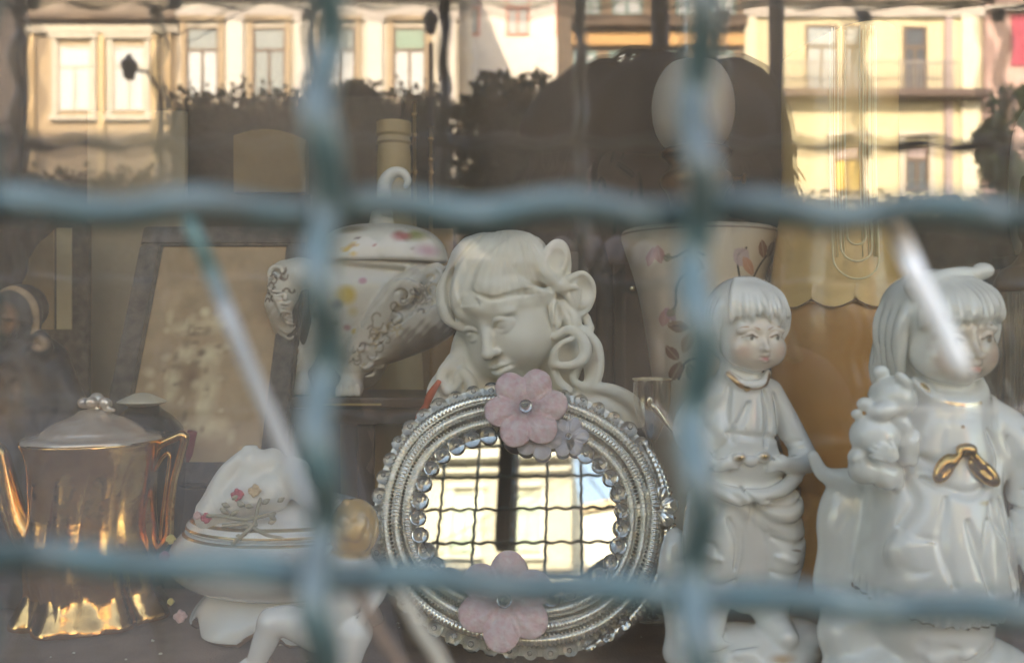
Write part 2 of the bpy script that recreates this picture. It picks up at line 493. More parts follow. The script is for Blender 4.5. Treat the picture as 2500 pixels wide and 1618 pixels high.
def facade(name, label, x0, x1, dist, h, depth, wall, bands=(), group='houses across the square'):
    root = thing(name, label, 'building', ((x0+x1)/2, -dist, 0), group)
    m = MB(); m.box((x0, -dist-depth, 0), (x1, -dist, h)); m.build('wall', wall, root)
    for nm, z0, z1, pr, mt in bands:
        m = MB(); m.box((x0-.05, -dist, z0), (x1+.05, -dist+pr, z1), bev=min(.03, pr/3)); m.build(nm, mt, root)
    return root
ochre = mat('ochre_render', (.42, .34, .23), .85, noise=.4, nscale=1.5, col2=(.42, .31, .17), bump=.3, bscale=10)
cream = mat('cream_render', (.56, .54, .46), .85, noise=.3, nscale=1.2, col2=(.46, .43, .35), bump=.2, bscale=10)
white = mat('white_stone_trim', (.66, .65, .60), .7); brownw = mat('brown_window_wood', (.13, .09, .06), .6)
greyb = mat('greyed_wall', (.34, .29, .23), .85, noise=.4, nscale=1)
glassw = mat('curtained_pane', (.62, .68, .70), .12, coat=.5); greyp = mat('grey_pane', (.34, .40, .40), .1, coat=.6); darkp = mat('dark_pane', (.05, .06, .06), .08, coat=.6)
greenp = mat('green_pane', (.22, .36, .29), .2, coat=.3); tealw = mat('teal_window_wood', (.16, .30, .30), .5)
z_at = lambda py, dist: RP(0, py, dist)[2]
x_at = lambda px, dist: RP(px, 0, dist)[0]
# ochre house at the left
D1 = 33.0
rA = facade('ochre_house', 'ochre house with two tall cream framed windows and a brown upper wall', x_at(66, D1), x_at(434, D1)-.02, D1, 19.5, 12, ochre,
    [('upper_band', z_at(38, D1), z_at(-400, D1), .08, greyb), ('cornice', z_at(56, D1), z_at(44, D1), .45, brownw), ('string_course', z_at(84, D1), z_at(64, D1), .2, cream), ('pier', 0, .001, .01, ochre)])
for a, b in ((142, 224), (276, 356)):
    mk_window(rA, x_at(a, D1), x_at(b, D1), z_at(272, D1), z_at(112, D1), -D1, cream, glassw, glassw, surround=cream)
for px in (80, 250, 380, 412): m = MB(); m.box((x_at(px, D1)-.12, -D1, 0), (x_at(px, D1)+.12, -D1+.12, z_at(86, D1))); m.build('pilaster', mat('warm_render', (.60, .46, .26), .85), rA)
# cream house in the middle, four storeys
xb0, xb1 = x_at(434, D1), x_at(1118, D1)
rB = facade('cream_house', 'tall cream stone house with rows of brown framed windows and a heavy roof cornice', xb0, xb1, D1, 20.0, 12, cream,
    [('white_band', z_at(52, D1), z_at(10, D1), .12, white), ('string_course', z_at(2, D1), z_at(-8, D1), .35, greyb), ('upper_cornice', 18.5, 18.75, .35, white), ('roof_cornice', 18.95, 19.35, .8, white), ('parapet_cap', 20.0, 20.15, .3, white), ('plinth', 0, 1.2, .1, greyb), ('sill_course', 13.95, 14.15, .25, white)])
for i, px in enumerate((495, 658, 828, 1000)):
    xc = x_at(px, D1)
    mk_window(rB, xc-.62, xc+.62, z_at(240, D1), z_at(68, D1), -D1, brownw, glassw if i != 1 else greyp, greenp if i == 3 else greyp, surround=ochre)
    mk_window(rB, xc-.55, xc+.55, 15.0, 17.6, -D1, mat('pale_green_shutter', (.26, .38, .33), .5), greenp, greenp, surround=white)
    mk_window(rB, xc-.55, xc+.55, 5.0, 7.6, -D1, brownw, greyp, greyp, surround=white)
for px in (576, 745, 915, 1092): m = MB(); m.box((x_at(px, D1)-.3, -D1, 0), (x_at(px, D1)+.3, -D1+.14, z_at(54, D1))); m.build('pilaster', white, rB)
# white house with red windows behind, seen in the gap and in the mirror
D3 = 46.0; x0, x1 = -3.6, 9.0
rC = thing('white_gabled_house', 'distant white house with sloping roof and orange red window frames, between two houses', 'building', (2, -D3, 0), 'houses across the square')
m = MB(); m.prism([(x0, -D3, 0), (x1, -D3, 0), (x1, -D3, 24.6), (x0, -D3, 22.2)], (0, -12, 0)); m.build('wall', mat('white_render', (.78, .76, .70), .85, noise=.2, nscale=1), rC)
m = MB(); m.prism([(x0-.4, -D3+.3, 22.2), (x1, -D3+.3, 24.75), (x1, -D3+.3, 25.2), (x0-.4, -D3+.3, 22.65)], (0, -13, 0)); m.build('roof', mat('beige_eaves', (.52, .42, .30), .8), rC)
redw = mat('orange_red_wood', (.55, .10, .03), .5)
for i in range(4):
    for z in (17.0, 20.6):
        if z > 20 and i == 0: continue
        xx = x0+.7+i*2.6; mk_window(rC, xx, xx+1.2, z, z+2.2, -D3, redw, greyp, glassw)
# brown timbered house
D4 = 27.0
timb = mat('brown_timber', (.10, .065, .04), .7, noise=.4, nscale=3); tan2 = mat('tan_render', (.34, .25, .17), .85, noise=.4, nscale=2)
rD = facade('timbered_house', 'brown timbered house with teal windows over a dark eave and an orange beam', x_at(1400, D4), x_at(1812, D4), D4, 17.5, 10, tan2,
    [('eave', z_at(76, D4), z_at(48, D4), .5, timb), ('orange_beam', z_at(116, D4), z_at(80, D4), .22, mat('orange_beam', (.56, .33, .13), .7)), ('roof_edge', 17.2, 17.5, .6, timb)])
for a, b in ((1412, 1466), (1494, 1568), (1650, 1714), (1730, 1796)):
    mk_window(rD, x_at(a, D4), x_at(b, D4), z_at(40, D4), z_at(-90, D4), -D4, tealw, glassw, greyp, tr=.5)
for a, b in ((1396, 1456), (1480, 1550), (1600, 1660), (1700, 1790)):
    mk_window(rD, x_at(a+6, D4), x_at(b, D4), z_at(214, D4), z_at(128, D4), -D4, tealw, greyp, glassw)
# yellow house
D5 = 31.0
yel = mat('yellow_render', (.60, .56, .38), .85, noise=.3, nscale=1.2, col2=(.50, .45, .29), bump=.2, bscale=10)
mauve = mat('mauve_strip', (.36, .30, .30), .8)
rE = facade('yellow_house', 'bright yellow house with dark windows, a balcony line and pale corner pilasters', x_at(1816, D5), x_at(2398, D5), D5, 17.0, 12, yel,
    [('string_course', z_at(14, D5), z_at(2, D5), .3, greyb), ('pale_band', z_at(44, D5), z_at(18, D5), .15, white), ('balcony_slab', z_at(246, D5), z_at(228, D5), .7, mat('dark_slab', (.12, .09, .08), .8)), ('roof_cornice', 16.6, 17.0, .6, white)])
for px, w_, in ((2365, .30), (1830, .2)): m = MB(); m.box((x_at(px, D5)-w_, -D5, 0), (x_at(px, D5)+w_, -D5+.12, z_at(-10, D5))); m.build('pale_pilaster', mat('pale_yellow_trim', (.68, .66, .52), .8), rE)
m = MB(); m.box((x_at(2304, D5), -D5, 0), (x_at(2322, D5), -D5+.13, z_at(16, D5))); m.build('drain_strip', mauve, rE)
for a, b, y0, y1, pm in ((1966, 2044, 62, 224, greyp), (2204, 2262, 66, 224, darkp), (2060, 2104, 62, 224, greyp)):
    mk_window(rE, x_at(a, D5), x_at(b, D5), z_at(y1, D5), z_at(y0, D5), -D5, brownw, pm, pm)
for a, b in ((2034, 2104), (2208, 2266)):
    mk_window(rE, x_at(a, D5), x_at(b, D5), z_at(470, D5), z_at(352, D5), -D5, brownw, mat('yellow_blind', (.66, .50, .12), .6) if a < 2100 else darkp, mat('mauve_pane', (.34, .28, .27), .2), surround=cream)
m = MB(); zb = z_at(228, D5)
for k in range(46): xx = x_at(1900, D5)+k*(x_at(2318, D5)-x_at(1900, D5))/45; m.box((xx-.015, -D5+.62, zb), (xx+.015, -D5+.65, zb+.9))
m.box((x_at(1900, D5), -D5+.61, zb+.9), (x_at(2318, D5), -D5+.66, zb+.95)); m.build('balcony_rail', mat('grey_iron', (.28, .26, .25), .6), rE)
# pink house at the right
D6 = 33.5
rF = facade('pink_house', 'dusty pink house with crimson shutters, rightmost across the square', x_at(2402, D6), x_at(3100, D6), D6, 16.0, 10, mat('pink_render', (.50, .36, .33), .85, noise=.3, nscale=1),
    [('cornice', z_at(30, D6), z_at(18, D6), .3, white)])
crim = mat('crimson_shutter', (.36, .05, .09), .6)
for k in range(3):
    a = 2468+k*170; mk_window(rF, x_at(a, D6), x_at(a+60, D6), z_at(162, D6), z_at(38, D6), -D6, crim, crim, crim)
# house added at the far left to darken the reflection, shade in its colour
rG = facade('dark_filler_house', 'added dark house at the far left of the square, shade in its colour', -30, x_at(60, 33), 32.4, 16.5, 9, mat('shade_toned_wall', (.07, .06, .055), .9, noise=.4, nscale=2), [('eave', 16.2, 16.5, .5, timb)])
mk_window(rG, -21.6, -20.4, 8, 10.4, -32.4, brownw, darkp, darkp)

# ------------------------------------------------------------ trees, posts, cable
leafm = mat('dark_leaves', (.075, .085, .055), .8, noise=.8, nscale=2, col2=(.04, .05, .03), spec=.2); leafg = mat('green_leaves', (.09, .14, .045), .65, noise=.8, nscale=3, col2=(.05, .09, .03))
bark = mat('bark', (.07, .055, .045), .9, noise=.5, nscale=12, bump=.5)
def tree(label, x, y, zc, rx, rz, lm, seed, n=2600, group='trees and clipped shrubs in the square', leaf=.16):
    rnd = random.Random(seed); t = thing('broadleaf_tree', label, 'tree', (x, y, 0), group)
    m = MB(); m.tube([(x, y, 0), (x+.05, y, zc*.35), (x-.08, y+.05, zc*.7), (x, y, zc)], [.22, .17, .13, .05], 10)
    for k in range(7):
        a = rnd.uniform(0, 6.28); z0 = zc*(.45+.07*k); m.tube([(x, y, z0), (x+math.cos(a)*rx*.4, y+math.sin(a)*rx*.4, z0+rz*.35), (x+math.cos(a)*rx*.75, y+math.sin(a)*rx*.75, z0+rz*.5)], [.09, .05, .02], 6)
    m.build('trunk', bark, t, smooth=True)
    cl = [(rnd.uniform(-.7, .7)*rx, rnd.uniform(-.7, .7)*rx, rnd.uniform(-.75, .8)*rz, rnd.uniform(.28, .5)) for _ in range(22)]
    vs = []; fs = []
    for i in range(n):
        c = rnd.choice(cl); r = c[3]*min(rx, rz)*1.15
        d_ = Vector((rnd.gauss(0, 1), rnd.gauss(0, 1), rnd.gauss(0, 1))).normalized()*r*rnd.uniform(.55, 1.05)
        p = Vector((x+c[0], y+c[1], zc+c[2]))+d_
        u = Vector((rnd.gauss(0, 1), rnd.gauss(0, 1), rnd.gauss(0, 1))).normalized(); v = u.orthogonal().normalized(); s_ = leaf*rnd.uniform(.6, 1.5)
        b = len(vs); vs += [p-u*s_, p+v*s_*.5, p+u*s_, p-v*s_*.5]; fs.append((b, b+1, b+2, b+3))
    me = bpy.data.meshes.new('crown'); me.from_pydata([tuple(v) for v in vs], [], fs); link('crown', me, lm, t, False)
for lab, px, top, dist, rx, rz, lm, sd in (
    ('dark evergreen tree before the gap beside the cream house, tallest of the dark trees', 1270, 84, 13, .92, 2.6, leafm, 1),
    ('dark tree before the third window bay of the cream house', 850, 150, 16, .7, 2.2, leafm, 4),
    ('green leafy tree before the pink house', 2500, 158, 20, 1.15, 2.9, leafg, 7),
    ('dark tree before the timbered house', 1560, 200, 14, 1.1, 1.7, leafm, 8)):
    x, y, z = RP(px, top, dist); tree(lab, x, y, z-rz*1.1, rx, rz, lm, sd, n=7000 if rz > 2 else 4500, leaf=.09)
for lab, px, top, dist in (('long dark clipped hedge before the cream house', 760, 232, 16), ('dark clipped hedge before the yellow house', 1750, 492, 19), ('added dark hedge blocking the reflection of the ochre house', 240, 440, 16)):  # the ochre house hedge is added to dim that reflection
    x, y, z = RP(px, top, dist); x0_, x1_ = (x-2.55, x+2.6) if 700 < px < 1000 else ((x-5, x+9) if px > 1000 else (x-3.2, x+1.7))
    rnd = random.Random(px); vs = []; fs = []
    for i in range(24000):
        p = Vector((rnd.uniform(x0_, x1_), y+rnd.uniform(-.6, .6), rnd.uniform(0, z)+rnd.gauss(0, .12))); u = Vector((rnd.gauss(0, 1), rnd.gauss(0, 1), rnd.gauss(0, 1))).normalized(); v = u.orthogonal().normalized(); s_ = .08
        b = len(vs); vs += [p-u*s_, p+v*s_*.6, p+u*s_, p-v*s_*.6]; fs.append((b, b+1, b+2, b+3))
    t = thing('clipped_hedge', lab, 'hedge', (x, y, 0), 'hedges in the square')
    me = bpy.data.meshes.new('foliage'); me.from_pydata([tuple(v) for v in vs], [], fs); link('foliage', me, leafm, t, False)
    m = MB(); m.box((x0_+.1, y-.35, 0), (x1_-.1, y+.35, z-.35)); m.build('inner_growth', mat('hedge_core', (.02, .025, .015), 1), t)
iron = mat('black_iron', (.02, .02, .022), .5, metal=.3)
def lamp_post(label, px, dist, headpy, r=.05, arm=0):
    x, y, _ = RP(px, 0, dist); zh = RP(px, headpy, dist)[2]
    t = thing('street_lamp', label, 'street lamp', (x, y, 0), 'street lamps')
    m = MB(); m.lathe([(.16, 0), (.17, .3), (.09, .5), (r, .9), (r, zh-.2)], (x, y, 0), 20); m.build('pole', iron, t, smooth=True, angle=40)
    if arm:
        m = MB(); m.tube([(x, y, zh-.25), (x+arm*.4, y, zh+.1), (x+arm, y, zh+.15)], .03, 8); m.build('arm', iron, t, smooth=True)
    m = MB(); m.lathe([(.04, -.16), (.09, -.13), (.14, .1), (.15, .13), (.06, .24), (.02, .3)], (x+arm, y, zh+.12), 16); m.build('lantern', iron, t, smooth=True, angle=40)
lamp_post('black street lamp standing before the right window bay of the cream house', 1052, 15, 78, .05)
lamp_post('black street lamp with a side arm standing before the ochre house', 392, 15, 190, .04, -.55)
def post(label, px, dist, r, h):
    x, y, _ = RP(px, 0, dist); t = thing('iron_post', label, 'post', (x, y, 0), 'dark posts near the shop front')
    m = MB(); m.lathe([(r*1.8, 0), (r*1.8, .25), (r, .35), (r, h), (r*1.5, h+.02), (r*.8, h+.12), (.001, h+.16)], (x, y, 0), 20); m.build('shaft', iron, t, smooth=True, angle=40)
post('dark post in front of the yellow house, close to the shop', 1896, 5.2, .048, 5.2)
post('dark post in front of the timbered house, close to the shop', 1612, 5.6, .062, 5.4)
def cable(label, a, b, sag):
    m = MB(); m.tube([Vector(a).lerp(Vector(b), t)-Vector((0, 0, sag*4*t*(1-t))) for t in np.linspace(0, 1, 16)], .03, 6); tag(m.build('overhead_cable', mat('cable_black', (.03, .03, .03), .6), smooth=True), label, 'cable', 'overhead cables')
cable('black cable slung low across the top windows of the cream house', (-12.4, -32.6, 12.6), (-2.0, -32.6, 18.6), .2)
cable('black cable slung high above the cream house roof corner', (-2.1, -32.6, 19.4), (4.5, -44.5, 15.5), .3)

# ------------------------------------------------------------ the shop
xl, xr, zl, zh = -1.25, 1.35, H-.34, H+1.3
wallm = mat('shop_front_render', (.22, .20, .18), .85, noise=.5, nscale=3, bump=.3, bscale=30)
shop = thing('shop_building', 'tall grey shop building holding the display window', 'building', (0, .3, 0))
for nm, a, b in (('wall', (-11, .19, 0), (xl, .42, 24.5)), ('wall', (xr, .19, 0), (11, .42, 24.5)), ('wall', (xl, .19, 0), (xr, .42, zl)), ('wall', (xl, .19, zh), (xr, .42, 24.5))):
    m = MB(); m.box(a, b); m.build(nm, wallm, shop)
m = MB(); m.box((-11, 1.6, 0), (11, 12, 24.5)); m.box((-11, .42, zh+.14), (11, 1.6, 24.5)); m.box((-11, .42, 0), (xl-.1, 1.6, zh+.14)); m.box((xr+.1, .42, 0), (11, 1.6, zh+.14)); m.build('building_mass', wallm, shop)
m = MB(); m.box((-11.4, -.1, 24.5), (11.4, 12.4, 24.9)); m.build('roof', mat('roof_slab', (.2, .17, .15), .9), shop)
inn = mat('display_lining', (.060, .046, .036), .8, noise=.5, nscale=6, col2=(.035, .028, .024))
m = MB(); m.box((xl-.1, 1.36, zl-.3), (xr+.1, 1.42, zh+.1)); m.build('back_panel', inn, shop)
m = MB(); m.box((xl-.08, .42, zl-.3), (xl, 1.36, zh+.1)); m.build('side_panel', inn, shop)
m = MB(); m.box((xr, .42, zl-.3), (xr+.08, 1.36, zh+.1)); m.build('side_panel', inn, shop)
m = MB(); m.box((xl, .421, zh), (xr, 1.36, zh+.1)); m.build('display_ceiling', inn, shop)
nb = thing('neighbour_building', 'taller grey building adjoining the shop on the left', 'building', (-20, .3, 0))
m = MB(); m.box((-34, .15, 0), (-11.02, 12, 29.0)); m.build('wall', wallm, nb)
m = MB(); m.box((-34.4, -.1, 29.0), (-11.0, 12.4, 29.4)); m.build('roof', mat('roof_slab'), nb)
m = MB()
NX, NY = 120, 60; g = []
rr = random.Random(1)
from mathutils import noise as mnoise
for i in range(NX+1):
    g.append([])
    for j in range(NY+1):
        x = xl+.01+(xr-xl-.02)*i/NX; y = .27+(1.35-.27)*j/NY
        z = H+SHELF-.0012+.0010*mnoise.noise(Vector((x*9, y*14, 0)))
        g[-1].append(m.bm.verts.new((x, y, z)))
for i in range(NX):
    for j in range(NY): m.bm.faces.new((g[i][j], g[i+1][j], g[i+1][j+1], g[i][j+1]))
sh = thing('display_shelf', 'wide display shelf inside the window covered with worn brown felt', 'shelf', (0, .8, H+SHELF))
m.build('brown_felt', mat('brown_felt', (.27, .175, .13), .95, noise=.7, nscale=26, col2=(.17, .11, .085), bump=.6, bscale=500), sh, smooth=True)
m = MB(); m.box((xl+.001, .235, H+SHELF-.03), (xr-.001, 1.355, H+SHELF-.004)); m.build('shelf_board', mat('shelf_wood', (.12, .08, .05), .7), sh)
# crumbs and flakes on the felt
fl = mat('pale_flakes', (.55, .48, .38), .7)
m = MB(); rr = random.Random(12)
for i in range(60):
    x = rr.uniform(-.45, .3); y = rr.uniform(.5, .85); s_ = rr.uniform(.0006, .0018); m.ball((x, y, H+SHELF+.0006), (s_, s_*rr.uniform(.5, 1), s_*.5), 6)
o = m.build('dust_flakes', fl); tag(o, 'tiny pale flakes of dust scattered on the brown felt', 'dust'); o['kind'] = 'stuff'
win = thing('shop_window', 'dusty haze-tinted reflecting shop window pane in a dark frame between the grille and the display', 'window', (0, YG, zl))
gp = thin_glass('window_glass', (.93, .95, .93), .10, 0, dust=.052, dust_haze_col=(.68, .54, .40))  # film colour also paints the warm haze that lifts the blacks
m = MB(); m.box((xl+.02, YG, zl+.02), (xr-.02, YG+.006, zh-.02)); m.build('pane', gp, win)
wf = mat('window_frame_paint', (.06, .07, .07), .5)
for a, b in (((xl, YG-.02, zl), (xl+.03, YG+.03, zh)), ((xr-.03, YG-.02, zl), (xr, YG+.03, zh)), ((xl+.03, YG-.02, zl), (xr-.03, YG+.03, zl+.03)), ((xl+.03, YG-.02, zh-.03), (xr-.03, YG+.03, zh))):
    m = MB(); m.box(a, b, bev=.003); m.build('frame_bar', wf, win)

# ------------------------------------------------------------ grille of crimped wire in front of the glass
teal = mat('teal_paint', (.066, .118, .108), .36, spec=.5, coat=.2, noise=.9, nscale=90, col2=(.06, .075, .06), bump=.3, bscale=400)
gr = thing('wire_grille', 'teal painted grille of crimped steel wires in front of the shop window', 'grille', (0, .12, zl))
g0 = .12; CELL = .0508; R_ = .00235
def wire(nm, pts):
    m = MB(); m.tube(pts, R_, 8); m.build(nm, teal, gr, smooth=True)
zs = np.arange(zl, zh-.05, .0021)
def vx(i, z):
    px = {0: -80, 1: 787, 2: 1702, 3: 2617}.get(i, None)
    base = (785-1250+(i-1)*915)*g0/F if px is None else (px-1250)*g0/F
    if i == 1: base += (z-H)*.45*.02
    return base
for i in range(-21, 24):
    if not (xl+.02 < vx(i, H) < xr-.02): continue
    ph = i*1.7+.9
    wire('vertical_wire', [(vx(i, z)+.0006*math.sin(z*2*math.pi/.0218+ph), g0+.0030*math.cos(z*2*math.pi/.0218+ph), z) for z in zs])
xs = np.arange(xl+.02, xr-.02, .0022)
for j in range(-5, 30):
    def zz(x, j=j):
        if j == 0: return H+(809-505)*g0/F + x*-.006
        if j == -1: return H+(809-1442)*g0/F - x*.058
        if j < -1: return H-.035+CELL*(j+1) - x*.03
        return H+.0169+CELL*j
    if not (zl+.03 < zz(0) < zh-.07): continue
    wire('horizontal_wire', [(x, g0+.003+.0016*math.cos(x*2*math.pi/.0254+j), zz(x)+.0008*math.sin(x*2*math.pi/.0254+j*2.1)) for x in xs])
br = thing('overhead_bracket', 'dark iron dropper hanging from a long bracket above the shop, seen in the oval mirror', 'bracket', (-.52, -3, H+1.34))
m = MB(); m.box((-.575, -3.05, H+1.34), (-.47, -2.95, H+3.4), bev=.01); m.build('dropper', iron, br)
m = MB(); m.box((-.56, -3.05, H+3.401), (-.485, .19, H+3.48), bev=.01); m.build('arm', iron, br)
m = MB(); m.tube([(xl+.02, g0, zh-.055), (xr-.02, g0, zh-.055)], .006, 8); m.tube([(xl+.02, g0, zl+.005), (xr-.02, g0, zl+.005)], .006, 8)
for x in (xl+.015, xr-.015): m.tube([(x, g0, zl), (x, g0, zh-.05)], .006, 8); m.tube([(x, g0, zh-.2), (x, .195, zh-.2)], .006, 8); m.tube([(x, g0, zl+.1), (x, .195, zl+.1)], .006, 8)
m.build('border_rod', teal, gr, smooth=True)
# rods added for pale reflected streaks, their light put into the colour
rodm = mat('pale_streak', (.27, .30, .29), .35, coat=.3, noise=.6, nscale=30, col2=(.52, .46, .36)); rodt = mat('teal_tip', (.09, .19, .165), .5)
def streak(label, a, b, r, mt, tip=None, y0=.165, y1=.165):
    A, B = P(*a, y0), P(*b, y1); t = thing('streak_rod', label, 'streak', A, 'rods added for pale diagonal streaks')
    m = MB(); pts = [A.lerp(B, k/10)+Vector((0, 0, .0004*math.sin(k))) for k in range(11)]; s0 = 3 if tip else 0
    m.tube(pts[s0:], r, 12); m.build('rod', mt, t, smooth=True)
    if tip:
        m = MB(); m.tube([pts[0], pts[2]], [r*.8, r*.98], 12); m.build('tip', tip, t, smooth=True)
        ca = tip.node_tree.nodes['Principled BSDF'].inputs['Base Color'].default_value; cb = mt.node_tree.nodes['Principled BSDF'].inputs['Base Color'].default_value
        for q in range(4):
            f = (q+1)/5; mm = mat('%s_fade_%d' % (tip.name, q), tuple(ca[i]*(1-f)+cb[i]*f for i in range(3)), .45); a_, b_ = pts[2].lerp(pts[3], q/4), pts[2].lerp(pts[3], (q+1)/4)
            m = MB(); m.tube([a_, b_], [r, r], 12); m.build('streak_fade', mm, t, smooth=True)  # stepped colours paint the streak fading into its tip
streak('longest pale stay with a teal tip, slanting down left of the bust', (448, 505), (775, 1290), .0014, rodm, rodt)
streak('thin brownish stay slanting down below the kneeling cherub', (868, 1440), (985, 1640), .0012, mat('brown_streak', (.22, .15, .10), .6), None, .175, .175)
streak('short cream stay slanting down under the oval mirror', (972, 1440), (1090, 1640), .0013, mat('cream_streak', (.45, .40, .30), .5), None, .175, .175)
streak('brightest white stay crossing the face of the girl figurine', (2160, 505), (2354, 916), .0019, mat('white_streak', (.90, .89, .80), .3, coat=.5), mat('tan_streak_end', (.40, .32, .22), .6), .17, .17)  # overexposed glare of this streak put into its white
# ------------------------------------------------------------ heads shared by the figures
def head_base(S, chin=1.0, cheek=1.0, nose=1.0, eye=1.0, lids=True, mouth=1.0, ys=1.0):
    """frame axes: x right, y up, z forward; the face is about 160 wide"""
    zs = ys
    S.ell((0, 40, -16), (96, 98, 108), k=20)
    S.ell((0, -22*ys, 22), (80, 92*(.3+.7*ys), 84), k=24)
    S.ell((0, -78*ys, 50), (44, 40, 42), k=26)
    S.ell((0, -112*chin*ys, 68), (22, 18, 20), k=22)                      # chin
    for sx in (-1, 1):
        S.ell((sx*44, -58*ys, 62), (32*cheek, 34*cheek, 30*cheek), k=26)  # cheeks
        S.ell((sx*36, 22, 84), (34, 11, 16), k=18, rot=(0, 0, sx*8))   # brow
        S.ell((sx*38, 0, 109), (25, 15, 15), k=10, op='-')             # socket
        S.ell((sx*38, -1, 82), (19*eye, 16*eye, 19*eye), k=5)          # eyeball
        if lids:
            S.tube([(sx*17, -4, 96), (sx*28, 9, 101), (sx*42, 11, 99), (sx*57, 0, 86)], [2.6, 4.5, 4.5, 2.5], k=3, n=12)
            S.tube([(sx*18, -6, 95), (sx*30, -13, 98), (sx*44, -13, 95), (sx*57, -3, 85)], [2, 3.2, 3.2, 2], k=3.5, n=12)
            S.groove([(sx*15, 8, 98), (sx*28, 18, 100), (sx*44, 19, 97), (sx*60, 8, 84)], 1.8, 3.5, n=12)
    S.tube([(0, 22, 96), (0, 0, 103), (0, -28*ys, 116), (0, -44*ys, 124)], [10*nose, 8*nose, 10*nose, 13*nose], k=12, n=10)
    S.ell((0, -45*ys, 124), (13*nose, 11*nose, 12*nose), k=6)
    for sx in (-1, 1):
        S.ell((sx*13*nose, -48*ys, 111), (9*nose, 8*nose, 11*nose), k=6)
        S.ell((sx*7*nose, -47*ys-9*nose, 120), (4.2, 3.6, 5), k=3, op='-')
    m = mouth
    S.groove([(0, -60*ys, 118), (0, -69*ys, 113)], 3, 5)
    S.ell((0, -84*ys, 98), (27*m, 17, 15), k=14)
    y = -84*ys+84
    S.tube([(-25*m, -81+y, 100), (-10*m, -75+y, 111), (0, -77.5+y, 113), (10*m, -75+y, 111), (25*m, -81+y, 100)], [2, 5, 4.5, 5, 2], k=4, n=16)
    S.tube([(-20*m, -87+y, 101), (0, -91+y, 110), (20*m, -87+y, 101)], [2.5, 7, 2.5], k=5, n=12)
    S.groove([(-29*m, -83+y, 98), (-12*m, -81.5+y, 112), (0, -83.5+y, 115), (12*m, -81.5+y, 112), (29*m, -83+y, 98)], 4.5, 3.2, n=16)
    S.groove([(-13*m, -100+y, 103), (13*m, -100+y, 103)], 3.5, 6)
def ear(S, sx, x=84, y=-8, z=-12):
    S.ell((sx*x, y, z), (9, 32, 20), k=6, rot=(sx*20, 0, -sx*6))
    S.tube([(sx*(x+6), y-20, z+12), (sx*(x+10), y+6, z+18), (sx*(x+13), y+28, z+4), (sx*(x+14), y+22, z-16), (sx*(x+10), y-6, z-18)], 5, k=4, n=20)
    S.ell((sx*(x+13), y+2, z+2), (7, 17, 9), k=4, op='-')
    S.ell((sx*(x+6), y-30, z+8), (7, 10, 8), k=5)
